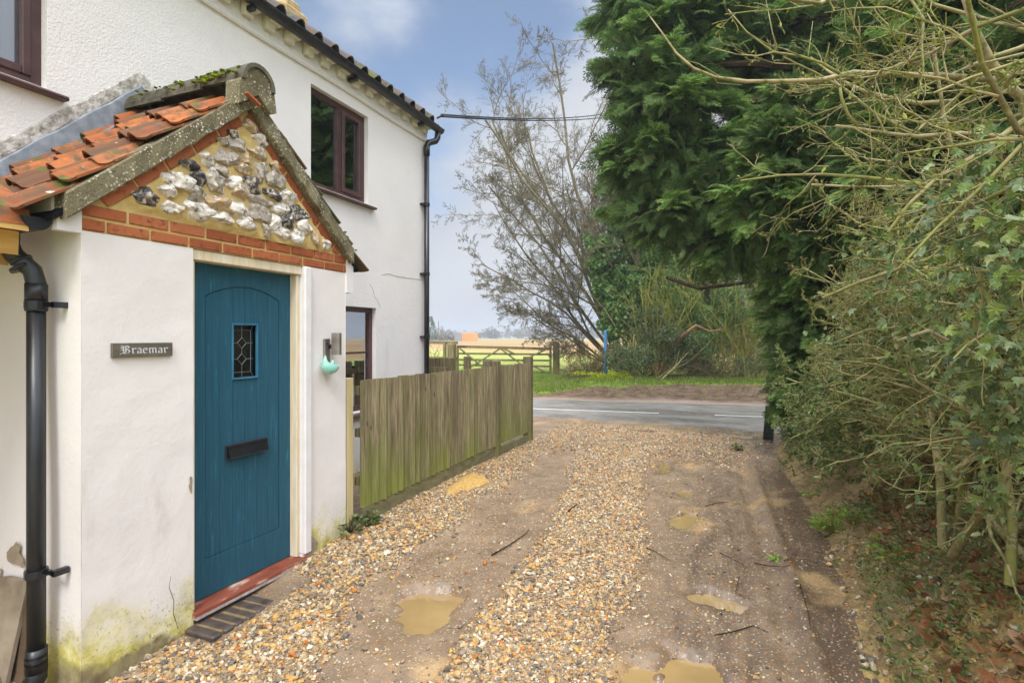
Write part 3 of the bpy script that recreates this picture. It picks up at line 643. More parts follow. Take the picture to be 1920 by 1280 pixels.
# ---- porch walls
YL, YR = 1.674, 3.596; TZ = 1.955
DY0, DY1 = 2.262, 3.127
def rough_panel(corners, nx, nz, amp, seed):
    """render panel at XP with slight unevenness: (y0,y1,z0,z1)"""
    y0, y1, z0, z1 = corners; Y, Z = np.meshgrid(np.linspace(y0, y1, nx), np.linspace(z0, z1, nz)); Y = Y.ravel(); Z = Z.ravel()
    X = XP+amp*fbm(Y+seed, Z, 4, 2.5); i = np.arange((nx-1)*(nz-1)); a = i//(nx-1)*nx+i % (nx-1)
    return np.stack([X, Y, Z], 1), np.stack([a, a+1, a+nx+1, a+nx], 1)
g = G(); V, F = rough_panel((YL, DY0, Z0, TZ), 30, 90, .012, 3); V[:, 0] -= .0; g.add(V, F)
g.build('porch_wall', M['porch'], cot, smooth=True)
g = G(); V, F = rough_panel((3.195, YR, Z0, TZ), 22, 90, .010, 8); g.add(V, F); g.build('porch_wall', M['porch'], cot, smooth=True)
for y in (YL, YR):
    g = G(); n = 30; V = []; zz = np.linspace(Z0, 2.1, n); xx = np.linspace(XW, XP, 14)
    for z in zz:
        for x in xx: V.append((x if x < XP else XP, y+(.008*math.sin(z*3+x*4) if x < XP-.01 else 0), z))
    g.add(V, [[j*14+i, j*14+i+1, j*14+i+15, j*14+i+14] for j in range(n-1) for i in range(13)])
    g.build('porch_side_wall', M['porch'], cot, smooth=True)
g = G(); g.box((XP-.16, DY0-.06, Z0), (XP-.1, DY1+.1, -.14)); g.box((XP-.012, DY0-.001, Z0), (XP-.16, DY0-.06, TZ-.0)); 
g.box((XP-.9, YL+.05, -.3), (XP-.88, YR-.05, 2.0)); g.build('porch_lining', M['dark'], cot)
# pilaster to the right of the door
g = G(); g.box((XP-.1, DY1, -.11), (XP+.022, 3.195, TZ-.002), bev=.008); g.box((XP-.1, DY1+.0, Z0), (XP+.0, 3.2, -.112)); g.build('pilaster', M['white'], cot)
# door frame
g = G(); g.box((XP-.1, DY0+.003, -.125), (XP-.012, 2.281, TZ-.07), bev=.004); g.box((XP-.1, DY0+.003, 1.893), (XP-.010, DY1-.002, TZ-.002), bev=.004)
g.box((XP-.13, 3.096, -.125), (XP-.03, DY1-.002, 1.892), bev=.004); g.box((XP-.125, 2.281, 1.891), (XP-.1, 3.096, 1.93)); g.build('door_frame', M['cream'], cot)
# door
XD = -2.97; a0, a1, b0, b1 = 2.284, 3.094, -.118, 1.889
g = G(); wy = (2.61, 2.793, 1.187, 1.523)
for r_ in ((a0, wy[0], b0, b1), (wy[1], a1, b0, b1), (wy[0], wy[1], b0, wy[2]), (wy[0], wy[1], wy[3], b1)): g.box((XD-.04, r_[0], r_[2]), (XD-.006, r_[1], r_[3]))
# T&G boards with fine V gaps inside the stiles, arched head
ins = (2.413, a1-.105, .115, 1.70)
nb = 6; bw = (ins[1]-ins[0])/nb
def arch(y): u = (y-ins[0])/(ins[1]-ins[0]); return 1.695+.075*math.sin(pi*u)**.8 if 0 < u < 1 else 1.695
for i in range(nb):
    p0 = ins[0]+i*bw+.0010; p1 = ins[0]+(i+1)*bw-.0010
    segs_ = [(p0, p1)]
    pcs = []
    if p1 <= wy[0] or p0 >= wy[1]: pcs = [(p0, p1, ins[2], None)]
    else:
        pcs = [(p0, p1, ins[2], wy[2]-.012), (p0, p1, wy[3]+.012, None)]
        if p0 < wy[0]-.012: pcs.append((p0, wy[0]-.012, wy[2]-.012, wy[3]+.012))
        if p1 > wy[1]+.012: pcs.append((wy[1]+.012, p1, wy[2]-.012, wy[3]+.012))
    for q0, q1, c0, c1 in pcs:
        if c1 is None:
            ts = np.linspace(q0, q1, 5); poly = [(q0, c0), (q1, c0)]+[(t, arch(t)-.004) for t in ts[::-1]]
        else: poly = [(q0, c0), (q1, c0), (q1, c1), (q0, c1)]
        g.prism(poly, XD-.0055, XD-.0005+.0002*(i % 2))
g.box((XD-.0058, a0, b0), (XD+.003, ins[0]-.004, b1)); g.box((XD-.0058, ins[1]+.004, b0), (XD+.003, a1, b1)); g.box((XD-.0058, ins[0]-.004, b0), (XD+.0028, ins[1]+.004, ins[2]-.004))
ts = np.linspace(ins[0]-.0039, ins[1]+.0039, 25); g.prism([(ts[-1], b1), (ts[0], b1)]+[(t, arch(t)+.003) for t in ts], XD-.0058, XD+.0029)
door = g.build('door', M['door'], cot)
g = G(); q = .012
for r_ in ((wy[0]-q, wy[0], wy[2]-q, wy[3]+q), (wy[1], wy[1]+q, wy[2]-q, wy[3]+q), (wy[0], wy[1], wy[3], wy[3]+q), (wy[0], wy[1], wy[2]-q, wy[2])): g.box((XD-.03, r_[0], r_[2]), (XD+.010, r_[1], r_[3]), bev=.003)
g.build('glazing_bead', M['doorlight'], door)
g = G(); g.box((XD-.032, wy[0], wy[2]), (XD-.028, wy[1], wy[3])); pn = g.build('door_pane', M['leadglass'], door)
g = G(); xl = XD-.0265; cy_ = (wy[0]+wy[1])/2; lw = .0013
def came(p, q_): g.segs([((xl, p[0], p[1]), (xl, q_[0], q_[1]), lw, lw)])
h = wy[3]-wy[2]; zA, zB = wy[2]+h*.66, wy[2]+h*.35
for zc in (zA, zB):
    dd = .036
    for s1, s2 in (((-dd, 0), (0, dd)), ((0, dd), (dd, 0)), ((dd, 0), (0, -dd)), ((0, -dd), (-dd, 0))): came((cy_+s1[0], zc+s1[1]), (cy_+s2[0], zc+s2[1]))
    came((wy[0], zc), (cy_-dd, zc)); came((cy_+dd, zc), (wy[1], zc))
came((cy_, wy[3]), (cy_, zA+.036)); came((cy_, zA-.036), (cy_, zB+.036)); came((cy_, zB-.036), (cy_, wy[2]))
i2 = .02; R_ = [(wy[0]+i2, wy[2]+i2*1.6), (wy[1]-i2, wy[2]+i2*1.6), (wy[1]-i2, wy[3]-i2*1.6), (wy[0]+i2, wy[3]-i2*1.6)]; C_ = [(wy[0], wy[2]), (wy[1], wy[2]), (wy[1], wy[3]), (wy[0], wy[3])]
for i in range(4): came(R_[i], R_[(i+1) % 4]); came(R_[i], C_[i])
g.build('lead_came', M['came'], door)
g = G(); g.box((XD+.001, 2.547, .677), (XD+.012, 2.874, .770), bev=.004); g.prism([(XD+.012, .757), (XD+.020, .757), (XD+.040, .690), (XD+.036, .684), (XD+.013, .745)], 2.556, 2.865, 'y'); g.prism([(XD+.012, .767), (XD+.026, .763), (XD+.026, .752), (XD+.012, .752)], 2.552, 2.869, 'y')
g.build('letter_plate', M['black'], door)
# threshold, plinth and brick step
g = G(); g.prism([(XD-.05, -.12), (XP+.028, -.133), (XP+.03, -.152), (XD-.05, -.152)], DY0-.008, 3.16, 'y'); g.build('threshold', M['sill'], cot)
g = G(); g.box((XP+.0, DY0-.004, -.168), (XP+.032, 3.155, -.1523)); g.build('threshold_edge', simple('flaking_white_paint', (130, 122, 116), (206, 200, 196), 22, .8, .2, .3), cot)
g = G(); y = DY0+.01
while y < 3.14: g.box((XP-.06, y, -.40), (XP-.005, min(y+.205, 3.15), -.169), bev=.004); y += .215
g.build('plinth', simple('wet_plinth_brick', (96, 62, 46), (132, 92, 70), 12, .7, .3, .4), cot)
stp = G(); y = 2.20; i = 0; sb = G()
while y < 2.93:
    sb.box((XP+.002, y, -.34), (XP+.225+.004*sin(i*2.2), y+.069, -.192+.003*sin(i*1.7)), bev=.012); y += .078; i += 1
sb.build('step', M['bluebrick'], cot)
g = G(); g.box((XP-.002, 2.206, -.34), (XP+.212, y-.016, -.197)); g.build('step_mortar', M['jointmortar'], cot)
# ---- gable
g = G(); ap = (2.632, 2.92)
g.prism([(YL+.002, TZ+.001), (YR-.002, TZ+.001), (YR-.002, 2.09), ap, (YL+.002, 2.09)], XP-.10, XP-.005); 
gab = g.build('gable', M['mortar'], cot)
NY = 70; V = []; F = []    # mortar bed that swells round the flints
FL = [(440,640,130,90,2),(575,600,100,75,0),(600,700,110,70,0),(655,545,160,100,0),(760,515,75,85,2),(720,440,100,55,2),(830,415,95,75,0),(955,395,120,75,1),(760,615,120,85,1),(870,545,110,140,1),(925,475,90,60,1),(770,720,145,100,0),(900,675,140,110,3),(920,770,130,75,0),(990,550,90,75,0),(1060,470,105,75,3),(1070,400,75,70,3),(1150,360,110,90,3),(1010,310,95,80,1),(990,240,60,70,2),(930,290,60,50,2),(1165,280,80,80,0),(1100,205,60,65,3),(1165,475,75,120,1),(1115,565,90,105,2),(1040,615,110,75,3),(1165,665,110,70,1),(1030,715,110,100,0),(1150,740,115,105,1),(1080,810,100,75,0),(1250,785,75,95,0),(1200,850,60,75,1),(1290,705,105,70,0),(1235,620,100,65,2),(1265,540,110,110,1),(1255,450,60,60,3),(1340,640,80,90,0),(1330,790,100,95,2),(1305,870,90,75,0),(1410,735,100,75,2),(1440,820,70,80,0),(1400,880,80,80,0),(1505,900,50,85,3),(1580,935,45,50,0)]
def ico(sub=2):
    import bmesh
    bm = bmesh.new(); bmesh.ops.create_icosphere(bm, subdivisions=sub, radius=1); bm.verts.ensure_lookup_table()
    V = np.array([v.co[:] for v in bm.verts]); F = np.array([[v.index for v in f.verts] for f in bm.faces]); bm.free(); return V, F
IV, IF = ico(3); I1V, I1F = ico(1)
g = G(); tones = {0: srgb(216, 208, 196)[:3], 1: srgb(160, 148, 132)[:3], 2: srgb(62, 56, 54)[:3], 3: srgb(176, 148, 106)[:3]}; flpos = []
for k, (cx, cy, w, h_, tn) in enumerate(FL):
    f3 = 3.3685; px, py = 140+cx/f3, 180+cy/f3; c0 = onX(px, py, XP); l = onX(px-w/f3/2, py, XP); r = onX(px+w/f3/2, py, XP)
    ry = (r[1]-l[1])/2*1.40; rz_ = h_/f3/2/1040*(c0[1]*cos(YAW)+(-XP)*sin(YAW))*1.40
    sd_ = k*7.7; P = IV.copy(); r_ = 1+.45*fbm(P[:, 1]*1.3+sd_, P[:, 2]*1.3+P[:, 0]*.8, 3, 1.1)*2
    # facets: clip against random planes
    for q in range(7):
        nv = rng.normal(size=3); nv[0] = abs(nv[0]); nv /= np.linalg.norm(nv); dd = P@nv; lim = rng.uniform(.6, .9); P = P-np.outer(np.clip(dd-lim, 0, 9), nv)
    P = P*r_[:, None]; th = rng.uniform(-.5, .5); a, b = P[:, 1]*cos(th)-P[:, 2]*sin(th), P[:, 1]*sin(th)+P[:, 2]*cos(th)
    P = np.stack([P[:, 0]*.040+XP+.006, a*ry+c0[1], b*rz_+c0[2]], 1); g.add(P, IF, tones[tn]); flpos.append((c0[1], c0[2], ry, rz_))
g.build('flintwork', M['flint'], gab)
# uneven mortar face
ny, nz = 150, 70; Yg, Zg = np.meshgrid(np.linspace(YL+.06, YR-.06, ny), np.linspace(2.085, 2.88, nz)); Y_ = Yg.ravel(); Z_ = Zg.ravel()
X_ = XP-.004+.014*fbm(Y_, Z_, 4, 7)
for (fy, fz, ry, rz_) in flpos:
    r2 = ((Y_-fy)/(ry*1.35))**2+((Z_-fz)/(rz_*1.35))**2; X_ = np.maximum(X_, XP-.004+.017*sstep(1.5, .6, r2)+.006*fbm(Y_, Z_, 3, 20))
lim = 2.12+(ap[1]-2.09)-.148-np.abs(Y_-ap[0])*.862; Z2 = np.minimum(Z_, lim); keep = Z_ < lim+.02
i = np.arange((ny-1)*(nz-1)); a = i//(ny-1)*ny+i % (ny-1); Fq = np.stack([a, a+1, a+ny+1, a+ny], 1); Fq = Fq[keep[Fq].all(1)]
G().add(np.stack([X_, Y_, Z2], 1), Fq).build('mortar_face', M['mortar'], gab, smooth=True)
# bricks: two band courses and raking courses
g = G()
def brickrow(z0, z1, y0, y1, first):
    y = y0; w = first
    while y < y1-.01:
        e_ = min(y+w, y1); g.box((XP-.02, y, z0), (XP+.004+rnd.uniform(-.003, .003), e_, z1), bev=.004); y = e_+.014; w = .210
brickrow(2.028, 2.084, YL, YR, .213); brickrow(TZ+.006, 2.014, YL, YR, .105)
for s_ in (-1, 1):
    L_ = math.hypot(.958, .83); d = np.array([0, s_*.958/L_, -.83/L_]); nrm = np.array([0, -d[2]*-1*s_*0, 0])
    inw = np.array([0, -s_*.83/L_, -.958/L_]); t = .03+(.06 if s_ < 0 else 0)
    while t < L_-.10:
        e_ = min(t+.2, L_-.08); o = np.array([XP-.02, ap[0], ap[1]-.03])
        P = [o+d*t+inw*.0, o+d*e_+inw*.0, o+d*e_+inw*.062, o+d*t+inw*.062]
        if s_ > 0: P = P[::-1]
        poly = [(p[1], p[2]) for p in P]; poly = [(yy, max(zz, 2.092)) for yy, zz in poly]
        g.prism(poly, XP-.02, XP+.003+rnd.uniform(-.003, .003)); t = e_+.018
g.build('brickwork', M['brick'], gab)
# ---- porch roof
SLP = .862; apz = 2.985; apy = 2.632
pr = G(); th = math.atan(SLP); locs = []; Ms = []
def slope_frame(s_):
    upv = np.array([0, -s_*cos(th), sin(th)]); nv = np.array([0, s_*sin(th), cos(th)]); return upv, nv
# left (s=-1) and right (s=+1) slopes; columns run along x
for s_ in (-1, 1):
    upv, nv = slope_frame(s_); e0 = np.array([0, apy+s_*1.17, apz+.02-1.17*SLP])
    for c_ in range(6):
        x0 = XP+.03-.163*(c_+1)
        for r in range(6):
            if r == 5: ln = .72
            else: ln = .86
            t = rnd.uniform(-.05, .05); ax = np.array([1., 0, 0])*cos(t)+upv*sin(t); b = upv*cos(t)-np.array([1., 0, 0])*sin(t)
            lift = .066+rnd.uniform(-.010, .014); b = b*ln-nv*.115
            locs.append(e0+upv*(.238*r+rnd.uniform(-.03, .03)+(.10 if c_ % 2 else 0)*(r > 0))+np.array([x0, 0, 0])+nv*(lift-.03)); 
            Ms.append(np.stack([ax*.66, b, nv*.92], 1))
h_ = len(locs)//2; pr.inst(TP, TPF, np.array(locs[:h_]), np.array(Ms[:h_]))
proof = pr.build('porch_roof', M['tile'], cot); pr = G(); pr.inst(TP, TPF, np.array(locs[h_:]), np.array(Ms[h_:])); pr.build('far_slope', M['mossy_tile'], proof)
g = G()
for s_ in (-1, 1):
    upv, nv = slope_frame(s_); a = np.array([0, apy, apz-.04]); b = a-upv*1.44
    g.add([a+[XW, 0, 0], a+[XP+.03, 0, 0], b+[XP+.03, 0, 0], b+[XW, 0, 0], a+[XW, 0, -.03], a+[XP+.03, 0, -.03], b+[XP+.03, 0, -.03], b+[XW, 0, -.03]], [[0, 1, 2, 3], [4, 5, 6, 7], [2, 6, 7, 3], [1, 5, 6, 2]])
g.build('underlay', M['dark'], proof)
# verge (barge) bedded in concrete
for s_ in (-1, 1):
    o_ = apy; n = 24; g = G(); L_ = 1.05 if s_ < 0 else .995; V = []
    for i in range(n+1):
        u = L_*i/n; z_ = apz-.045-u*SLP; w_ = .004*math.sin(i*1.9)+.003*math.sin(i*4.1)
        for dx, dz in ((-.16, 0.005), (-.02, .03), (.052+w_, .028), (.058+w_, .020), (.058+w_, -.088), (.05, -.096+w_), (-.16, -.09)): V.append((XP+dx, o_+s_*u, z_+.045+dz+(.0)))
    F = [[i*7+j, i*7+(j+1) % 7, (i+1)*7+(j+1) % 7, (i+1)*7+j] for i in range(n) for j in range(7)]+[list(range(7)), [n*7+j for j in range(7)]]
    g.add(V, F); g.build('verge_board', M['barge'], proof, smooth=False)
# exposed tile ends bedded over the verge at right slope, small red tile slip at the top
g = G(); p = onX(474, 186, XP+.11); g.bar(p-[0, .05, -.02], p+[0, .05, -.02], .03, .012); g.build('tile_slip', M['brick'], proof)
# ridge: half round ridge tiles, front end with round cap
g = G(); k = 12; xs_ = np.linspace(XW+.02, XP+.12, 4)
for i in range(3):
    for (xa, xb) in ((xs_[i], xs_[i+1]-.006),):
        V = []; 
        for x in (xa, xb):
            for rr in (.125, .10):
                for j in range(k+1):
                    t = pi*1.05*j/k-.08; V.append((x, apy+.0+rr*cos(t)*1.02, apz+.02-(.035 if rr < .11 else 0)*0+rr*sin(t)+.012*i))
        K = k+1; F = []
        for j in range(k): F += [[j, j+1, 2*K+j+1, 2*K+j], [K+j, 3*K+j, 3*K+j+1, K+j+1], [j, K+j, K+j+1, j+1], [2*K+j, 2*K+j+1, 3*K+j+1, 3*K+j]]
        g.add(V, F)
g.build('ridge_tile', M['ridge'], proof, smooth=False)
g = G(); V = []; pts_ = [(-.14, -.12), (-.135, .02), (-.10, .10), (-.04, .138), (.03, .142), (.09, .11), (.13, .04), (.15, -.08), (.10, -.1), (0, -.02), (-.08, -.08)]
g.prism([(apy+a_, apz-.0+b_) for a_, b_ in pts_], XP-.02, XP+.10); g.build('ridge_end', M['barge'], proof)
# moss cushions along the ridge foot
g = G()
for i in range(110):
    x = rnd.uniform(XW+.1, XP-.0) if i < 45 else rnd.gauss(XP-.12, .1); s_ = -1; u = rnd.uniform(.10, .17)*(1 if i % 3 else .2)
    x = min(x, XP+.06); r_ = rnd.uniform(.006, .014); c0 = np.array([x, apy-u, apz+.03+(.115 if u < .05 else max(0, .10-(u-.1)*1.4))]); P = I1V*[r_*1.5, r_*1.3, r_*.7]+c0; g.add(P+rng.normal(0, r_*.12, P.shape), I1F)
for i in range(60):
    s_ = rnd.choice((-1, 1)); u = rnd.uniform(.3, 1.1); x = rnd.uniform(XW+.2, XP-.05) if s_ < 0 else XP+rnd.uniform(-.05, .06); r_ = rnd.uniform(.006, .014)
    P = I1V*[r_*1.4, r_*1.4, r_*.8]+[x, apy+s_*u, apz+.03-u*SLP+(.0 if s_ < 0 else .01)]; g.add(P, I1F)
g.build('moss', M['moss'], proof, smooth=True)
# lead flashing against the main wall and old mortar scar above it
g = G(); fa = (2.63, 3.21)
def fl(s_, a, b, L_, x=XW): 
    d = np.array([0, s_*1, -SLP*1.06]); d = d/np.linalg.norm(d); n_ = [0, s_*.0, 1.]; return d
for s_ in (-1, 1):
    L_ = 1.62 if s_ < 0 else 1.4; n = 16; V = []
    for i in range(n+1):
        u = L_*i/n; y = fa[0]+s_*u; z = fa[1]-u*1.0*.94-(.0 if i else 0); zr = apz+.0-u*SLP; w_ = .006*math.sin(i*2.3)
        V += [(XW+.008, y, z+w_), (XW+.014, y, z-.012+w_), (XW+.022, y, min(z-.10, zr+.05)), (XW+.20, y, zr+.055+w_)]
    F = [[i*4+j, i*4+j+1, i*4+j+5, i*4+j+4] for i in range(n) for j in range(3)]; g.add(V, F)
g.build('flashing', M['lead'], proof, smooth=False)
g = G(); V = []; n = 40
for i in range(n+1):
    u = -1.25+1.55*i/n; y = fa[0]+u; z = fa[1]-abs(u)*.94; o = .085+.025*fbm(np.array([u*6.]), np.array([1.]))[0]*2; o2 = o*(1.2 if u > -1.0 else .9)
    V += [(XW+.001, y, z-.01), (XW+.007, y, z+.002), (XW+.006, y, z+o2*.9), (XW+.0005, y, z+o2)]
g.add(V, [[i*4+j, i*4+j+1, i*4+j+5, i*4+j+4] for i in range(n) for j in range(3)]); g.build('mortar_scar', M['stone'], cot)
# box ends / soffits under both eaves, gutters
g = G(); g.prism([(YL-.105, 1.94), (YL+.0, 1.94), (YL+.0, 2.07), (YL-.04, 2.04), (YL-.105, 1.99)], XP-.035, XP+.006); g.box((XW, YL-.10, 2.0), (XP-.036, YL-.0, 2.02)); g.box((XW, YL-.105, 2.0), (XP-.036, YL-.09, 2.12))
g.build('box_end', M['white'], cot)
g = G(); g.prism([(YR+.0, 1.80), (YR+.085, 1.80), (YR+.085, 2.06), (YR+.0, 2.10)], XP-.10, XP+.01); g.box((XW, YR+.0, 1.98), (XP-.101, YR+.1, 2.0)); g.build('box_end', M['white'], cot)
g = gutter((XP-.02, YL-.165, 1.985), (XW+.02, YL-.165, 1.965), .058, None, '', None); gl = g.build('porch_gutter', M['black'], cot)
g = gutter((XP-.10, YR+.15, 1.925), (XW+.02, YR+.15, 1.91), .055, None, '', None); g.build('porch_gutter', M['black'], cot)
g = G(); g.tube([(XP-.16, YR+.15, 1.87), (XP-.16, YR+.13, 1.8), (XP-.2, YR+.06, 1.74), (XP-.2, YR+.05, 1.6)], .034, 10); g.build('downpipe', M['black'], cot, smooth=True)
# left porch downpipe
def dpx(px, py, Y=None):
    d = ray(px, py); t = Y/d[1]; return np.array([0, 0, 1.45])+d*t
PY = YL-.085; q0 = dpx(48, 470, PY-.06); q1 = dpx(66, 560, PY); q2 = dpx(70, 1235, PY)
px_ = (q1[0]+q2[0])/2
g = G(); rp = .037
g.tube([(px_-.055, YL-.165, 1.93), (px_-.055, YL-.165, 1.875), (px_-.045, YL-.15, 1.83), (px_-.01, PY-.01, 1.76), (px_, PY, 1.70), (px_, PY, 1.60)], rp+.003, 14)
g.tube([(px_, PY, 1.66), (px_, PY, -.13)], rp, 16); g.tube([(px_, PY, -.10), (px_, PY, -.16), (px_-.0, PY-.03, -.21), (px_-.04, PY-.12, -.25), (px_-.07, PY-.2, -.27)], rp+.006, 14)
for z0, z1 in ((1.62, 1.70), (1.57, 1.585), (.33, .345), (-.06, -.045), (-.09, -.075), (-.13, -.02)): g.tube([(px_, PY, z0), (px_, PY, z1)], rp+.007, 16)
for z0 in (1.80, 1.765): g.tube([(px_-.03, YL-.135, z0+.012), (px_-.025, YL-.13, z0)], rp+.008, 14)
dl = g.build('downpipe', M['pipe'], cot, smooth=True)
for z in (1.60, .335):
    g = G(); g.tube([(px_, PY, z-.018), (px_, PY, z+.018)], rp+.009, 16); g.box((px_, PY+.02, z-.010), (px_+.095, PY+.034, z+.012)); g.box((px_+.075, PY+.02, z-.014), (px_+.1, YL, z+.014)); g.build('pipe_bracket', M['black'], dl)
# flaked patches of bare render on the side wall and by the step
fm = simple('bare_render_patch', (142, 128, 108), (168, 152, 130), 20, .95, .1, .6)
def patch(pts, plane, name='flaked_patch', mat=fm):
    g = G()
    P = []
    for a, b in pts:
        d = ray(a, b); t = (plane[1]/d[plane[0]]); P.append(np.array([0, 0, 1.45])+d*t)
    n = len(P); Q = []
    for i in range(n):
        for k in range(4): 
            c_ = P[i]*(1-k/4)+P[(i+1) % n]*k/4; Q.append(c_+rng.normal(0, .003, 3)*[plane[0] != 0, plane[0] != 1, 1])
    g.add(Q, [list(range(len(Q)))]); g.build(name, mat, cot)
patch([(18, 1028), (30, 1015), (38, 1022), (36, 1038), (45, 1048), (44, 1064), (30, 1058), (14, 1052), (12, 1035)], (1, YL-.012))
patch([(0, 1065), (4, 1068), (3, 1085), (0, 1085)], (1, YL-.012))
patch([(583, 1003), (590, 1008), (596, 1020), (592, 1034), (580, 1048), (570, 1052), (578, 1030), (580, 1012)], (0, XP+.0115))
patch([(357, 893), (360, 893), (360, 925), (356, 920), (355, 905)], (0, XP+.006))
g = G()
# ================================================================ THINGS AT THE COTTAGE
# name sign with black-letter writing
s0 = onX(210, 643, XP+.012); s1 = onX(323, 669, XP+.012); sy0, sy1, sz1, sz0 = s0[1], s1[1], 1.418, 1.345
sg = thing('name_sign', 'small bronze house name plate reading Braemar on white wall left of the door', 'sign', (XP+.01, (sy0+sy1)/2, sz0))
G().box((XP-.002, sy0, sz0), (XP+.016, sy1, sz1), bev=.002).build('plate', M['signm'], sg)
letters = {
 'B': (1.28, [[(.12, 1.42), (.42, 1.30), (.75, 1.48), (1.02, 1.22), (.86, .92), (.5, .80)], [(.5, .80), (.92, .70), (1.08, .42), (.95, .12), (.6, .0), (.3, .14), (-.05, -.08)], [(.42, 1.3), (.36, .9), (.42, .12)], [(.02, 1.02), (.2, 1.16), (.38, 1.06)], [(.02, .6), (.2, .72), (.38, .62)], [(.64, 1.3), (.64, .2)]]),
 'r': (.62, [[(.0, .9), (.16, 1.0), (.18, .12), (.3, .0)], [(.18, .82), (.42, 1.0), (.56, .84)]]),
 'a': (.72, [[(.08, .84), (.3, 1.0), (.5, .84), (.5, .12), (.62, .02)], [(.5, .6), (.2, .5), (.1, .28), (.16, .06), (.34, .02), (.5, .18)]]),
 'e': (.70, [[(.08, .5), (.5, .6), (.5, .84), (.28, 1.0), (.08, .82), (.08, .2), (.26, .0), (.54, .12)]]),
 'm': (1.14, [[(.0, .9), (.14, 1.0), (.14, .12), (.24, .0)], [(.16, .82), (.38, 1.0), (.52, .86), (.52, .12), (.62, .0)], [(.54, .82), (.76, 1.0), (.9, .86), (.9, .12), (1.04, .02)]])}
g = G(); cx = 0; sc = .0268; tot = sum(letters[c][0] for c in 'Braemar'); scy = (sy1-sy0)*.80/tot; y0_ = sy0+(sy1-sy0)*.115; nv = np.array([.062, .055])
for ch in 'Braemar':
    w_, strokes = letters[ch]
    for q in strokes:
        for a, b in zip(q, q[1:]):
            a = np.array(a); b = np.array(b); d = b-a
            cr_ = d[0]*nv[1]-d[1]*nv[0]
            P = [a-nv, a+nv, b+nv, b-nv]
            if abs(cr_) < .01: P = [a+[-.03, .03], a+[.03, -.03], b+[.03, -.03], b+[-.03, .03]]
            P = [(y0_+(cx+p[0])*scy, sz0+.019+p[1]*sc) for p in P]; k_ = len(g.V)
            g.prism(P, XP+.0158, XP+.0172+.0001*(k_ % 5))
    cx += w_
g.build('lettering', M['letter'], sg)
for y in (sy0+.018, sy1-.013): 
    G().tube([(XP+.014, y, (sz0+sz1)/2), (XP+.019, y, (sz0+sz1)/2)], .0042, 8).build('screw', M['steel'], sg)
# wall lamp and hanging ornament
lt = thing('wall_lamp', 'brushed steel wall lamp on white porch wall right of the door', 'wall lamp', (XP, 3.4, 1.3))
p = onX(606, 650, XP); G().box((XP, 3.335, 1.255), (XP+.018, 3.395, 1.435), bev=.003).build('back_plate', M['steel'], lt)
G().box((XP+.018, 3.375, 1.36), (XP+.045, 3.40, 1.39)).tube([(XP+.02, 3.355, 1.40), (XP+.026, 3.355, 1.40)], .006, 8).tube([(XP+.02, 3.37, 1.37), (XP+.026, 3.37, 1.37)], .005, 8).build('arm', M['black'], lt)
G().prism([(XP+.045, 3.375), (XP+.095, 3.375), (XP+.108, 3.39), (XP+.108, 3.415), (XP+.095, 3.43), (XP+.045, 3.43)], 1.312, 1.478, 'z').build('lamp_body', M['steel'], lt)
on = thing('hanging_ornament', 'mint green bird shaped ceramic hanging below the steel wall lamp', 'ornament', (XP+.06, 3.42, 1.15))
def lathe_path(g, pts, rad, k=14, sq=1.): 
    P = np.array(pts, float); g.tube(P, np.array(rad), k)
b0_ = onX(612, 690, XP+.05); g = G()
by, bz = b0_[1], b0_[2]
P = [(XP+.05, by-.012, bz+.095), (XP+.05, by-.014, bz+.06), (XP+.05, by-.012, bz+.03), (XP+.052, by+.004, bz+.006), (XP+.056, by+.035, bz-.006), (XP+.06, by+.07, bz-.004), (XP+.062, by+.095, bz+.006), (XP+.063, by+.112, bz+.012)]
g.tube(P, [.004, .016, .032, .046, .046, .036, .026, .008], 16)
g.tube([(XP+.06, by+.06, bz+.02), (XP+.06, by+.058, bz+.045), (XP+.06, by+.056, bz+.06)], [.018, .012, .003], 10); g.build('bird_body', M['mint'], on, smooth=True)
G().tube([(XP+.066, by+.1, bz+.006), (XP+.066, by+.118, bz+.014)], [.022, .008], 10).build('pale_beak', simple('cream_glaze', (214, 202, 170), (228, 218, 190), 6, .3, .5, 0), on, smooth=True)
G().tube([(XP+.05, by-.012, bz+.09), (XP+.03, by-.01, bz+.16)], .0016, 5).build('hanging_wire', M['steel'], on); G().tube([(XP+.06, by+.056, bz+.058), (XP+.066, by+.05, bz+.09), (XP+.07, by+.045, bz+.135)], .0016, 5).build('hanging_wire', M['steel'], on)
# leaning boards bottom left
def slab(c0, c1, c2, c3, th, mat, name, label, cat, group=None):
    c = [np.array(v, float) for v in (c0, c1, c2, c3)]; n_ = np.cross(c[1]-c[0], c[3]-c[0]); n_ /= np.linalg.norm(n_); V = c+[v+n_*th for v in c]
    o = G().add(V, [[0, 1, 2, 3], [7, 6, 5, 4], [0, 4, 5, 1], [1, 5, 6, 2], [2, 6, 7, 3], [3, 7, 4, 0]]).build(name, mat)
    return tag(o, label, cat, group)
def aY(px, py, Y): d = ray(px, py); return np.array([0, 0, 1.45])+d*(Y/d[1])
slab(aY(-60, 1090, YL-.03), aY(12, 1080, YL-.03), aY(52, 1088, YL-.04), aY(8, 1290, YL-.10), .018, M['board'], 'leaning_board', 'pale grey rough board with a cut corner leaning behind the black downpipe', 'board')
slab(aY(10, 1262, YL-.05), aY(50, 1120, YL-.045), aY(50, 1262, YL-.06), aY(30, 1300, YL-.08), .014, simple('dark_board', (84, 70, 56), (116, 98, 78), 5, .9, .1, .5), 'leaning_board', 'darker strip of board wedged behind the pale grey leaning board', 'board')
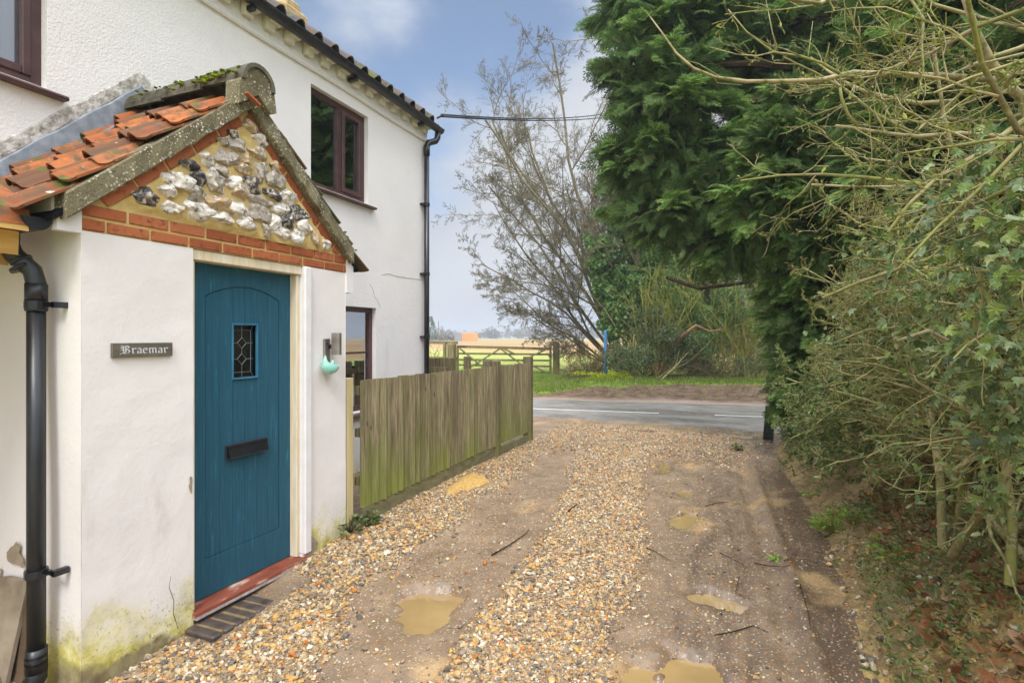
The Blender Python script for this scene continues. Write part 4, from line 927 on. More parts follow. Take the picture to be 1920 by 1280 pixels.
# new timber canopy at the left edge
cn = thing('timber_canopy', 'yellow new softwood canopy end with clay tile edge beside the black gutter', 'canopy', (-3.1, 1.0, 1.6))
YC = 1.50
def cpoly(pts, Y0, Y1, name, mat=M['newtimber']):
    P = [aY(a, b, Y1) for a, b in pts]; G().prism([(p[0], p[2]) for p in P], Y0, Y1, 'y').build(name, mat, cn)
cpoly([(-40, 330), (0, 358), (30, 378), (48, 398), (54, 420), (54, 434), (28, 428), (-40, 400)], YC-.2, YC-.02, 'verge_board')
cpoly([(-40, 398), (0, 416), (36, 434), (34, 478), (0, 464), (-40, 448)], YC-.16, YC-.0, 'fascia_board')
cpoly([(-40, 450), (0, 464), (17, 472), (16, 498), (0, 494), (-40, 480)], YC-.12, YC+.02, 'soffit_board')
cpoly([(-42, 315), (2, 345), (34, 368), (54, 394), (60, 424), (56, 426), (50, 396), (30, 374), (0, 352), (-42, 324)], YC-.21, YC-.01, 'tile_edge', M['tile'])
g = G(); dn = np.array([.74, 0, -.67]); nn_ = np.array([.67, 0, .74]); lc = []; mm = []
for r in range(4):
    for c_ in range(13):
        y_ = YC-.26-.205*(c_+1); a_ = np.array([0, 1., 0]); lc.append(np.array([-3.0, y_, 2.0])-dn*(.27*r)+nn_*.03); mm.append(np.stack([a_*.84, -dn-nn_*.1, nn_], 1))
g.inst(TP, TPF, np.array(lc), np.array(mm)); g.build('tiles', M['tile'], cn)
G().add([(-3.02, -1.3, 1.99), (-3.02, YC-.24, 1.99), (-3.87, YC-.24, 2.75), (-3.87, -1.3, 2.75), (-3.02, -1.3, 1.96), (-3.02, YC-.24, 1.96), (-3.87, YC-.24, 2.72), (-3.87, -1.3, 2.72)], [[0, 1, 2, 3], [4, 5, 6, 7], [0, 1, 5, 4], [1, 2, 6, 5]]).build('roof_deck', M['newtimber'], cn)
G().box((-3.14, -1.25, -.35), (-3.04, -1.15, 1.95), bev=.005).build('post', M['newtimber'], cn)
for y_ in (-1.2, -.3, .6): G().bar((-3.04, y_, 1.93), (-3.87, y_, 2.67), .05, .1).build('rafter', M['newtimber'], cn)
# ================================================================ FENCES
A0 = np.array([-2.895, 3.79]); A1 = np.array([-2.66, 7.18]); FD = (A1-A0)/np.linalg.norm(A1-A0); FN = np.array([FD[1], -FD[0]])
ZT = 1.09
def fpt(t, off=0): return A0+FD*t+FN*off
def gz(p): return float(hz(np.array([p[0]+.0]), np.array([p[1]]), False)[0])
LF = np.linalg.norm(A1-A0)
fe = thing('board_fence', 'long weathered closeboard fence with green algae beside the gravel drive', 'fence', (*fpt(1.2), -.1))
def boards(t0, t1, name, parent, zt=ZT, gb=True, step=.086):
    g = G(); t = t0; i = 0
    while t < t1-.02:
        step_ = step*(.82 if (i*7) % 5 < 2 else 1.12); w_ = min(step_+.026, t1-t); a = fpt(t, .012+.003*(i % 2)); b = fpt(t+w_, .036+.007*(i % 3)); zb = min(gz(a), gz(b))+(.135 if gb else .06)
        zz = zt+rnd.uniform(-.006, .006); a_, b_ = np.array([*a, 0]), np.array([*b, 0]); n_ = np.array([*FN, 0])
        V = [a_+[0, 0, zb], b_+[0, 0, zb], b_+[0, 0, zz], a_+[0, 0, zz]]; V2 = [V[0]-n_*.006, V[1]-n_*.018, V[2]-n_*.018, V[3]-n_*.006]
        g.add(V+V2, [[0, 1, 2, 3], [7, 6, 5, 4], [0, 4, 5, 1], [1, 5, 6, 2], [2, 6, 7, 3], [3, 7, 4, 0]]); t += step_; i += 1
    return g.build(name, M['fence'], parent)
tp1, tg0, tg1 = 2.38, 2.50, LF-.05
boards(0, tp1-.04, 'boards', fe)
for z in (.25, .65, 1.0): G().bar([*fpt(0, -.03), z], [*fpt(tp1, -.03), z], .04, .07).build('rail', M['fence'], fe)
g = G()
n = 12
for i in range(n):
    a, b = fpt(tp1*i/n, .03), fpt(tp1*(i+1)/n, .03); g.add([(*a, -.3), (*b, -.3), (*b, gz(b)+.14), (*a, gz(a)+.14), (*(a-FN*.03), -.3), (*(b-FN*.03), -.3), (*(b-FN*.03), gz(b)+.14), (*(a-FN*.03), gz(a)+.14)], [[0, 1, 2, 3], [3, 2, 6, 7]])
g.build('gravel_board', M['gboard'], fe)
def post(t, w_, zt, mat, parent, off=0, cap=True, name='post'):
    c = fpt(t, off); g = G(); g.box((c[0]-w_/2, c[1]-w_/2, -.3), (c[0]+w_/2, c[1]+w_/2, zt), bev=.006)
    if cap: g.add([(c[0]-w_/2+.01, c[1]-w_/2+.01, zt), (c[0]+w_/2-.01, c[1]-w_/2+.01, zt), (c[0]+w_/2-.01, c[1]+w_/2-.01, zt), (c[0]-w_/2+.01, c[1]+w_/2-.01, zt), (c[0], c[1], zt+.02)], [[0, 1, 4], [1, 2, 4], [2, 3, 4], [3, 0, 4]])
    return g.build(name, mat, parent)
post(tp1+.02, .095, 1.155, M['greypost'], fe, .02)
pp = onX(653, 705, -2.90); q_ = G().box((-2.965, 3.62, -.25), (-2.885, 3.70, 1.115), bev=.004).build('post', M['palewood'], fe); q_['label'] = 'pale new timber post against the porch'
sg2 = thing('side_gate', 'narrow closeboard gate with a gap, between the two end posts of the long fence', 'gate', (*fpt(2.9), 0))
boards(tg0, tg0+.40, 'boards', sg2, gb=True, step=.083); boards(tg0+.44, tg1-.05, 'boards', sg2, gb=True, step=.083)
for z in (.3, .95):
    for a_, b_ in ((tg0+.03, tg0+.40), (tg0+.45, tg1-.05)): G().bar([*fpt(a_, -.03), z], [*fpt(b_, -.03), z], .04, .07).build('rail', M['fence'], sg2)
for a_, b_ in ((tg0, tg0+.4), (tg0+.44, tg1-.05)): G().bar([*fpt(a_, .03), .06], [*fpt(b_, .03), .06], .03, .10).build('gravel_board', M['gboard'], sg2)
G().bar([*fpt(tg0+.38, .0), 1.0], [*fpt(tg0+.46, .0), .97], .03, .05).build('latch', M['black'], sg2)
gp = G(); c = fpt(LF, .0); gp.box((c[0]-.055, c[1]-.055, -.3), (c[0]+.055, c[1]+.055, 1.175), bev=.006); tag(gp.build('gate_post', M['greypost']), 'square corner post at the road end of the long weathered fence', 'post')
# road side fence behind
bf = thing('back_fence', 'low dark board fence along the road between cottage corner and corner post', 'fence', (-4.2, 7.7, 0))
def bp(px, Z): q = at(px, 631, Z); return q
g = G(); zt = 1.105
def planks(pa, pb, zt0, zt1, stp=.11, gap=0.0, zb=.05):
    L_ = np.linalg.norm(pb[:2]-pa[:2]); n = int(L_/stp)
    for i in range(n):
        a = pa+(pb-pa)*(i/n); b = pa+(pb-pa)*((i+1-gap)/n); z_ = zt0+(zt1-zt0)*i/n+rnd.uniform(-.006, .006); o = .008*(i % 2)
        g.add([(a[0], a[1]-o, zb), (b[0], b[1]-o, zb), (b[0], b[1]-o, z_), (a[0], a[1]-o, z_), (a[0], a[1]-o+.018, zb), (b[0], b[1]-o+.018, zb), (b[0], b[1]-o+.018, z_), (a[0], a[1]-o+.018, z_)], [[0, 1, 2, 3], [5, 4, 7, 6], [3, 2, 6, 7], [1, 5, 6, 2], [4, 0, 3, 7]])
planks(bp(720, 9.2), bp(836, 8.6), 1.09, 1.12); planks(bp(852, 8.6), bp(862, 8.6), 1.1, 1.1); planks(bp(864, 8.6), bp(872, 8.6), 1.12, 1.12); planks(bp(885, 8.4), bp(918, 8.3), .95, .95)
g.build('boards', M['fence'], bf)
for px, Z, zt_, w_ in ((844, 8.5, 1.13, .12), (876, 8.45, 1.15, .09), (914, 8.0, 1.11, .11)):
    q = bp(px, Z); G().box((q[0]-w_/2, q[1]-w_/2, -.2), (q[0]+w_/2, q[1]+w_/2, zt_), bev=.01).build('post', M['greypost'], bf)
G().bar(bp(720, 9.0)+[0, 0, -.5], bp(836, 8.4)+[0, 0, -.5], .05, .08).build('rail', M['fence'], bf)
# five bar field gate across the road
GZ = 21.0; gA = at(858, 631, GZ+.4); gB = at(1033, 631, GZ-.1); gA[2] = gB[2] = 0
def gpt(u, z): q = gA+(gB-gA)*u; return np.array([q[0], q[1], z])
fg = thing('field_gate', 'grey timber five bar field gate closed across the field entrance', 'gate', gpt(.5, .05))
for i, (z0, z1, h_) in enumerate(((1.07, .99, .10), (.80, .78, .075), (.56, .55, .075), (.36, .33, .075), (.13, .10, .08))): G().bar(gpt(0, z0), gpt(1, z1), .04, h_).build('rail', M['gatewood'], fg)
for u in (.0, .995): G().bar(gpt(u, .05), gpt(u, 1.10), .07, .07, up=(0, 1, 0)).build('stile', M['gatewood'], fg)
for a, b in (((.03, 1.0), (.34, .10)), ((.06, .08), (.47, 1.0)), ((.50, 1.0), (.62, .80)), ((.96, .98), (.70, .54)), ((.70, .54), (.98, .06)), ((.47, 1.0), (.80, .1))): 
    o = np.array([0, -.05, 0]); G().bar(gpt(*a)+o, gpt(*b)+o, .03, .06).build('brace', M['gatewood'], fg)
G().bar(gpt(0, 1.09)+[0, -.05, 0], gpt(.1, 1.09)+[0, -.05, 0], .03, .04).build('hinge', M['steel'], fg)
for px, zt_, w_, Z, lab in ((1043, 1.27, .22, 21, 'round topped timber gate post right of the field gate'), (847, 1.24, .27, 20.6, 'thick timber gate post at the left end of the field gate')):
    q = at(px, 631, Z); g = G(); h = w_/2; g.box((q[0]-h, q[1]-h, -.2), (q[0]+h, q[1]+h, zt_-.05), bev=.03); g.box((q[0]-h*.8, q[1]-h*.8, zt_-.06), (q[0]+h*.8, q[1]+h*.8, zt_), bev=.05); tag(g.build('gate_post', M['gatewood']), lab, 'post')
rl = thing('rail_fence', 'two rail timber fence running left from the field gate to the cottage', 'fence', at(800, 700, 21.5))
for z in (1.22, .62, .15): G().bar(at(858, 631, 20.8)*[1, 1, 0]+[0, 0, z], at(660, 631, 24)*[1, 1, 0]+[0, 0, z+.02], .04, .11).build('rail', M['gatewood'], rl)
for px, Z in ((834, 21), (800, 21.6), (740, 22.8)): q = at(px, 631, Z); G().box((q[0]-.05, q[1]-.05, 0), (q[0]+.05, q[1]+.05, 1.25)).build('post', M['gatewood'], rl)
# blue marker pole
q = at(1135, 631, 17.2); G_ = G().tube([(q[0], q[1], .1), (q[0], q[1], 1.60)], .052, 12).tube([(q[0], q[1], 1.60), (q[0], q[1], 1.655)], [.053, .036], 12)
tag(G_.build('marker_pole', M['bluepole'], smooth=False), 'bright blue marker pole standing in the hedge across the road', 'pole')
# black posts at the drive end
for (px, Z, zt_, w_, dx, lab) in ((1441, 7.9, .46, .13, .05, 'leaning tarred black gate post at the right end of the drive'), (1493, 7.6, .48, .10, .0, 'short dark post in the conifer shade at the drive end')):
    q = at(px, 631, Z); g = G(); g.bar((q[0]-dx*.5, q[1], -.25), (q[0]+dx*.6, q[1]+.0, zt_), w_, w_, up=(0, 1, 0)); tag(g.build('gate_post', M['blackpost']), lab, 'post')
# cables
def cable(p, q, sag, lab):
    P = [np.array(p)*(1-t)+np.array(q)*t-np.array([0, 0, sag*4*t*(1-t)]) for t in np.linspace(0, 1, 24)]; g = G(); g.tube(P, .012, 5); tag(g.build('overhead_cable', M['cable']), lab, 'cable')
cable((-3.72, 6.64, 4.47), at(1200, 195, 22), .25, 'upper black overhead cable running from the cottage eaves to the trees'); cable((-3.72, 6.66, 4.45), at(1200, 206, 22.5), .2, 'lower black overhead cable running from the cottage eaves to the trees')
G().tube([(-3.78, 6.62, 4.42), (-3.70, 6.66, 4.47)], .014, 6).build('cable_bracket', M['black'], cot)
# sand heap
n = 26; g = G(); V = [(0, 0, .03)]; F = []
for r in range(1, 7):
    for j in range(n):
        t = 2*pi*j/n; rr = r/6*(1+.18*sin(3*t+1)+.10*sin(7*t)+.05*sin(13*t)); V.append((rr*.15*cos(t), rr*.33*sin(t), .040*(1-(r/6)**1.3)-.012*(r == 6)+rnd.uniform(-.003, .003)))
for j in range(n): F.append([0, 1+j, 1+(j+1) % n])
for r in range(5):
    for j in range(n): a = 1+r*n+j; b = 1+r*n+(j+1) % n; F.append([a, a+n, b+n, b])
V = np.array(V); oz = at(868, 905, 5.55); ox, oy = -2.52, 5.05; V = V+[ox, oy, 0]; V[:, 2] += np.array([gz(v) for v in V])+.018; g.add(V, F)
tag(g.build('sand_heap', simple('yellow_sand', (164, 128, 72), (198, 164, 100), 40, .95, .1, .8, 70, bd=.01), smooth=True), 'small heap of bright yellow sand against the foot of the fence', 'sand')
# ================================================================ GRAVEL AND LITTER
def stones(n, x0, x1, y0, y1, dens, smin, smax, seed, lift=.15):
    smax = smax*1.1; smin = smin*.85
    r_ = np.random.default_rng(seed); x = r_.uniform(x0, x1, n); y = y0+(y1-y0)*r_.random(n)
    keep = r_.random(n) < dens(x, y)
    for px, py, a, b, zw in PUD:
        rr = ((x-px)/a)**2+((y-py)/b)**2+fbm(x, y, 4, 5)*1.6; keep &= ~((rr < 1.0) & (r_.random(n) < .955))
    x, y = x[keep], y[keep]; n = len(x); s_ = smin+(smax-smin)*r_.random(n)**3
    z = hz(x, y, True); T = I1V*1.0; Rm = frames(r_.normal(size=(n, 3))*[1, 1, .25], roll=r_.normal(0, .35, n))
    sc_ = np.stack([s_*r_.uniform(.8, 1.3, n), s_*r_.uniform(.6, 1, n), s_*r_.uniform(.35, .7, n)], 1); Mx = Rm*sc_[:, None, :]
    loc = np.stack([x, y, z+s_*lift], 1); g = G(); V = np.einsum('nij,kj->nki', Mx, T); V += r_.normal(0, 1, V.shape)*(s_*.13)[:, None, None]; V += loc[:, None]
    F = (I1F[None]+np.arange(n)[:, None, None]*len(T)).reshape(-1, 3); g.add(V.reshape(-1, 3), F); return g
OKX = lambda x, y: (x > -2.87+.0*(y))*1. * ((x > np.interp(y, [2.15, 2.2, 2.94, 2.98, 3.8, 7.2], [-2.87, -2.62, -2.62, -2.86, -2.87, -2.63])))
gm = lambda x, y: OKX(x, y)*np.clip(gravel_mask(x, y), .02, 1)
g1 = stones(125000, -2.9, .45, 1.5, 5.2, lambda x, y: OKX(x, y)*np.clip(gravel_mask(x, y)**1.2, .03, 1), .005, .014, 1, .25)
for G2 in (stones(60000, -2.9, .45, 5.2, 8.9, lambda x, y: gm(x, y)*.9, .007, .015, 2, .25), stones(5000, -2.9, -1.2, 1.5, 4, lambda x, y: gm(x, y), .014, .024, 3, .3), stones(2200, -2.9, .4, 1.5, 4.4, lambda x, y: gm(x, y)*.8, .013, .022, 4, .3)): g1.add(G2.V[0], G2.F[3][0])
o = g1.build('gravel', M['gravel'], loc=(0, 0, 0)); struct(o, 'stuff')
# stones on the bank
def band(n, seed, xo=(.0, 1.2), y0=1.4, y1=9):
    r_ = np.random.default_rng(seed); y = y0+(y1-y0)*r_.random(n)**1.25; x = bank_foot(y)+xo[0]+(xo[1]-xo[0])*r_.random(n); return r_, x, y
r_, x, y = band(4200, 5, (-.06, .9), 1.2, 4.6); s_ = .006+.018*r_.random(len(x))**3; V = np.einsum('nij,kj->nki', frames(r_.normal(size=(len(x), 3)))*(s_[:, None, None]*np.array([1.2, .9, .6])), I1V); V += r_.normal(0, 1, V.shape)*(s_*.14)[:, None, None]+np.stack([x, y, hz(x, y)+s_*.2], 1)[:, None]
g = G().add(V.reshape(-1, 3), (I1F[None]+np.arange(len(x))[:, None, None]*12).reshape(-1, 3)); struct(g.build('bank_stones', M['gravel'], loc=(0, 0, 0)), 'stuff')
# leaf templates
def fan(poly, c=(0, 0, 0)): n = len(poly); return np.array([c]+list(poly)), np.array([[0, 1+i, 1+(i+1) % n] for i in range(n)])
ivyT = fan([(0, 0, 0), (.05, .32, .05), (.22, .48, -.02), (.36, .30, .06), (.62, .34, .0), (.60, .14, .05), (1, 0, -.06), (.60, -.14, .05), (.62, -.34, 0), (.36, -.30, .06), (.22, -.48, -.02), (.05, -.32, .05)], (.32, 0, -.05))
mapT = fan([(0, .0, 0), (.05, .25, .1), (.0, .5, .16), (.25, .38, .06), (.42, .55, .2), (.5, .24, .04), (.78, .22, .15), (1, 0, .2), (.78, -.2, .1), (.5, -.24, -.02), (.42, -.55, .05), (.25, -.38, .1), (.0, -.5, .25), (.05, -.25, .1)], (.34, 0, -.06))
ovT = (np.array([(0, 0, 0), (.3, .2, .06), (.7, .18, .05), (1, 0, -.04), (.7, -.18, .05), (.3, -.2, .06), (.5, 0, -.02)]), np.array([[0, 6, 1], [1, 6, 2], [2, 6, 3], [3, 6, 4], [4, 6, 5], [5, 6, 0]]))
def leaves(g, T, P, size, D, roll=1.2, rr=rng, jit=.35):
    n = len(P); D = D+rr.normal(0, jit, D.shape); s_ = size*rr.uniform(.6, 1.15, n); Mx = frames(D, roll=rr.normal(0, roll, n))*s_[:, None, None]; return g.inst(T[0], T[1], P, Mx)
r_, x, y = band(1700, 6, (.2, 1.4), 1.2, 5.0); k = r_.random(len(x)) < .3+.7*(fbm(x, y, 3, 1.5) > -.02); x, y = x[k], y[k]
g = G(); leaves(g, mapT, np.stack([x, y, hz(x, y)+.012], 1), .085, np.stack([r_.normal(size=len(x)), r_.normal(size=len(x)), r_.normal(0, .3, len(x))], 1), .5); 
o = g.build('fallen_leaves', M['deadleaf'], loc=(0, 0, 0)); struct(o, 'stuff')
# dry grass, roots and twigs on the bank
L = []
r_, x, y = band(9000, 8, (.02, 1.3), 1.2, 8.6); z = hz(x, y)
for i in range(len(x)):
    p = np.array([x[i], y[i], z[i]]); d = np.array([r_.normal(-.3, .6), r_.normal(0, .8), abs(r_.normal(.35, .4))]); ln = r_.uniform(.03, .12); r0 = r_.uniform(.0006, .0016)
    for k in range(3): q = p+d*ln*.5; L.append((p, q, r0, r0*.8)); p = q; d = d+np.array([r_.normal(0, .4), r_.normal(0, .4), -.45])
struct(G().segs(L, 3).build('dry_stalks', M['drygrass'], loc=(0, 0, 0)), 'stuff')
r_, x, y = band(30000, 9, (.05, 1.3), 1.3, 8.6); k = fbm(x+5, y, 3, 1.3)+.05*(y-4) > -.05; x, y = x[k], y[k]
g = G(); leaves(g, ovT, np.stack([x, y, hz(x, y)+.015+.13*r_.random(len(x))**2*sstep(2.2, 4, y)+.03*r_.random(len(x))], 1), .032, np.stack([r_.normal(-.4, 1, len(x)), r_.normal(size=len(x)), r_.normal(.5, .5, len(x))], 1)); struct(g.build('ground_cover', M['smallleaf'], loc=(0, 0, 0)), 'stuff')
# leafy weeds, each a plant
def hitg(px, py, Z):
    d = ray(px, py)
    for t in np.arange(1.5, 12, .02):
        q = np.array([0, 0, 1.45])+d*t; h = hz(q[:1], q[1:2], False)[0]
        if q[2] <= h: q[2] = h; return q
    q = at(px, py, Z); q[2] = hz(q[:1], q[1:2])[0]; return q
def weed(px, py, Z, r, n, lab, mat=M['weed'], T=ovT, ls=.05):
    p = hitg(px, py, Z); rr = np.random.default_rng(int(px*7+py)); root = thing('weed' if mat is M['weed'] else 'ivy_clump', lab, 'plant', p); g = G(); L = []
    for i in range(n):
        a = rr.uniform(0, 2*pi); e_ = rr.uniform(.25, 1.2); ln = r*rr.uniform(.4, 1); q = p+np.array([cos(a)*cos(e_), sin(a)*cos(e_), sin(e_)])*ln; L.append((p, q, .0022, .0014)); leaves(g, T, np.array([q]), ls, np.array([[cos(a), sin(a), .15]]), .5, rr)
    g.build('leaves', mat, root); G().segs(L, 4).build('stems', M['greentwig'] if mat is M['weed'] else M['barkdark'], root)
weed(1680, 1060, 2.75, .11, 40, 'bright green rosette weed low on the bank beside the brown leaves'); weed(1560, 1000, 3.2, .18, 120, 'tall clump of bright green weeds at the bank edge above the mud'); weed(1765, 925, 2.7, .15, 26, 'broad leaved green weed under the ivy on top of the bank', ls=.06)
weed(1520, 935, 4.0, .10, 26, 'small bright weed at the foot of the far bank'); weed(1655, 1095-60, 2.9, .09, 22, 'low pale green plant just left of the rosette weed'); weed(1600, 985, 3.2, .15, 60, 'short green weed right of the tall weed clump')
weed(1455, 1050, 3.4, .05, 16, 'tiny moss tuft in the mud at the rut edge'); 
weed(655, 1000, 4.25, .15, 46, 'dark ivy clump growing where the porch meets the fence', M['ivydark'], ivyT, .06); weed(688, 985, 4.45, .12, 40, 'ragged ivy clump at the near foot of the fence', M['ivydark'], ivyT, .055); weed(1385, 845, 7.2, .10, 24, 'little ivy clump at the foot of the black gate post', M['ivydark'], ivyT, .05)
# sticks lying on the drive
def stick(pts, r0, lab):
    P = []
    for (a, b) in pts:
        z = -.15
        for _ in range(6):
            d = ray(a, b); t = (z-1.45)/d[2]; q = np.array([0, 0, 1.45])+d*t; z = gz(q)+.012
        P.append(q)
    g = G(); g.tube(P, np.linspace(r0, r0*.45, len(P))*.5, 6); tag(g.build('fallen_stick', M['barkdark'], smooth=True), lab, 'stick', 'sticks lying on the drive')
stick([(922, 1040), (932, 1034), (950, 1024), (968, 1012), (985, 1000), (992, 992)], .012, 'thickest dark stick on the left wheel track of the drive')
stick([(1352, 1150), (1362, 1138), (1374, 1122), (1381, 1104), (1386, 1080)], .007, 'curved stick poking out of the small puddle')
stick([(1212, 1026), (1230, 1034), (1256, 1050)], .008, 'short stick at the right edge of the gravel ridge')
stick([(1415, 1055), (1440, 1060), (1470, 1062), (1482, 1058)], .008, 'dark stick lying across the tyre rut near the mud')
stick([(1340, 1190), (1372, 1184), (1400, 1176), (1412, 1172), (1440, 1184)], .008, 'faint twig lying across the wet mud below the small puddle')
stick([(1065, 958), (1076, 949), (1082, 944)], .012, 'stubby stick near the middle of the far drive'); stick([(1350, 1036), (1372, 1046), (1400, 1062)], .006, 'thin twig beside the tyre rut'); stick([(1322, 948), (1345, 942), (1366, 940)], .008, 'small twig far up the right wheel track')
stick([(1500, 1095), (1508, 1120), (1516, 1150), (1520, 1180)], .006, 'thin root hanging over the mud at the bank foot')
# ================================================================ VEGETATION
def nrm(v): return v/(np.linalg.norm(v)+1e-9)
def grow(p, d, ln, r, lvl, rr, L, tips, seg=6, wob=.18, up=.05, child=(3, 5), ang=(.5, .9), lr=.62, rr_=.55, minr=.002, bias=None, t0=.25):
    p = np.array(p, float); d = nrm(np.array(d, float)); pts = [p]; n = seg
    for i in range(n):
        d = nrm(d+rr.normal(0, wob, 3)+np.array([0, 0, up])+(bias if bias is not None else 0)); q = p+d*ln/n; r1 = r*(1-.6*(i+1)/n); r0 = r*(1-.6*i/n); L.append((p, q, max(r0, minr), max(r1, minr*.8))); p = q; pts.append(q)
        if lvl > 0 and (i+1)/n > t0:
            k = rr.integers(child[0], child[1]+1)/n*1.4; k = int(k)+(rr.random() < k % 1)
            for _ in range(k):
                a = rr.uniform(*ang); ax = nrm(np.cross(d, rr.normal(size=3))); nd = nrm(d*cos(a)+ax*sin(a)); f = 1-.45*(i+1)/n
                grow(q-(q-pts[-2])*rr.random(), nd, ln*lr*f*rr.uniform(.7, 1.15), r1*rr_*1.2, lvl-1, rr, L, tips, max(3, seg-1), wob, up, child, ang, lr, rr_, minr, bias, .12)
    tips.append((p, d))
# conifer spray template
def spray():
    V = []; F = []
    def blade(o, d, l, w):
        o = np.array(o); d = nrm(np.array(d, float)); s = nrm(np.cross(d, (0, 0, 1))); k = len(V)
        V.extend([o, o+d*l*.45+s*w+[0, 0, .01*l], o+d*l+[0, 0, -.15*l], o+d*l*.45-s*w+[0, 0, -.01*l]]); F.append([k, k+1, k+2, k+3])
    n = 9
    for i in range(n):
        t = (i+.6)/n; o = (t, 0, .10*t-.26*t*t); l = .52*(1-t)**.8*(.75+.25*sin(i*2.4))+.10
        for s_ in (-1, 1):
            a = .75-.25*t; d = np.array([cos(a), s_*sin(a), -.18]); blade(o, d, l, .020+.012*(1-t))
            for q in (.35, .62):
                oo = np.array(o)+nrm(d)*l*q; blade(oo, (cos(a-s_*0+.5), s_*sin(a+.55), -.2), l*.34, .013); blade(oo, (1, s_*(.1), -.2), l*.36, .013)
    blade((0, 0, 0), (1, 0, .02), .6, .014); blade((.5, 0, -.01), (1, 0, -.2), .55, .016)
    return np.array(V), np.array(F)
SPV, SPF = spray()
def conifer(label, base, lobes, trunk_top, n, seed, size=.34, group=None):
    rr = np.random.default_rng(seed); t = thing('conifer', label, 'conifer', base, group)
    P = []; D = []; Sz = []; PI_ = []; DI = []; L = []
    vol = np.array([l[1][0]*l[1][2]+l[1][1]*l[1][2] for l in lobes]); vol = vol/vol.sum(); tr = np.array(base)+[0, 0, .5]
    for (c, rad), f in zip(lobes, vol):
        c = np.array(c); rad = np.array(rad); m_ = int(n*f); nb = max(6, int(m_/38))
        # branches reach out of the lobe; sprays sit along them
        bd = rr.normal(size=(nb, 3)); bd /= np.linalg.norm(bd, axis=1)[:, None]; bd[:, 2] = bd[:, 2]*.9
        for b in bd:
            rs = rr.uniform(.72, 1.15) if rr.random() > .16 else rr.uniform(1.1, 1.42); tip = c+b*rad*rs; st = c+b*rad*.25; ax = nrm(tip-st); hb = nrm(np.array([ax[0], ax[1], ax[2]*.4-.12]))
            L.append((st-np.array([0, 0, .1]), tip, .012, .004))
            k = 30
            u = rr.uniform(.35, 1., k)**.7; sd_ = np.cross(hb, (0, 0, 1)); sd_ = nrm(sd_)
            off = rr.normal(0, .16, (k, 3))*np.linalg.norm(rad)*.38*(1.15-u)[:, None]
            pp = st+(tip-st)*u[:, None]+off; side = rr.choice([-1, 1], k)[:, None]*sd_*rr.uniform(.2, 1., (k, 1)); dd = hb+side+np.array([0, 0, -.1])+rr.normal(0, .2, (k, 3))
            P.append(pp); D.append(dd+[0, 0, .25*(rr.random() < .5)]); Sz.append(np.full(k, size)*rr.uniform(.6, 1.15, k)*(1.1-.3*u))
        k = int(m_*.75); q = rr.normal(size=(k, 3)); q /= np.linalg.norm(q, axis=1)[:, None]; PI_.append(c+q*rad*rr.uniform(.25, .80, (k, 1))); DI.append(q+rr.normal(0, .5, q.shape)-[0, 0, .3])
    P = np.concatenate(P); D = np.concatenate(D); Sz = np.concatenate(Sz)
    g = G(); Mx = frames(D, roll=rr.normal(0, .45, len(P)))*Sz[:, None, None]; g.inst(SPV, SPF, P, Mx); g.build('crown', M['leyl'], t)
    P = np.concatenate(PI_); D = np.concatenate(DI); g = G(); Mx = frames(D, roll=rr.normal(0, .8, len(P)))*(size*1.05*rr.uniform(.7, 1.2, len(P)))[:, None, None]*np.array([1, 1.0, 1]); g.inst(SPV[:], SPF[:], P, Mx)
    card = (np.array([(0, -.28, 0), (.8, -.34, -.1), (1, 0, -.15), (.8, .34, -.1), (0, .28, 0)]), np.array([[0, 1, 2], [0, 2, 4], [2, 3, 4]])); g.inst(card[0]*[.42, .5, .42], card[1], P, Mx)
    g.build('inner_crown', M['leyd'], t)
    g = G(); tp = np.array(trunk_top); b = np.array(base); pts = [b+(tp-b)*u+np.array([.05*sin(u*5), .04*cos(u*4), 0]) for u in np.linspace(0, 1, 9)]; g.tube(pts, np.linspace(.2, .05, 9), 10)
    for (c, rad) in lobes: 
        u = np.clip((c[2]-.5-b[2])/(tp[2]-b[2]), .1, .95); g.tube([b+(tp-b)*u, (b+(tp-b)*u+np.array(c))/2+[0, 0, .1], np.array(c)], [.07, .05, .02], 6)
    g.segs(L, 4); g.build('trunk', M['barkdark'], t); return t
def lob(px, py, Z, rx, ry, rz): return (at(px, py, Z), (rx, ry, rz))
conifer('huge dark conifer overhanging the drive mouth, its crown filling the top of the view', (1.7, 8.6, .2),
  [lob(1290, 60, 8.6, 1.0, 1.1, .9), lob(1250, 190, 8.2, .85, .9, .7), lob(1260, 300, 8.2, .85, .9, .65), lob(1330, 380, 8.0, .9, .9, .5), lob(1450, 100, 8.6, 1.2, 1.2, 1.1), lob(1450, 300, 8.2, 1.0, 1.0, .8), lob(1430, 410, 8.0, .8, .8, .45), lob(1560, 220, 8.2, 1.2, 1.1, 1.1), lob(1400, -100, 9.2, 1.3, 1.4, 1.2), lob(1620, -60, 9, 1.6, 1.5, 1.6), lob(1185, 10, 8.9, .6, .7, .65), lob(1190, 130, 8.4, .55, .6, .6), lob(1200, 300, 8.3, .55, .6, .5), lob(1260, 400, 8.1, .7, .7, .45), lob(1380, 450, 7.9, .8, .7, .42), lob(1700, 130, 8.4, 1.3, 1.2, 1.4), lob(1540, -260, 9.4, 1.3, 1.3, 1.3)],
  (1.9, 8.9, 9.5), 11500, 21, .40)
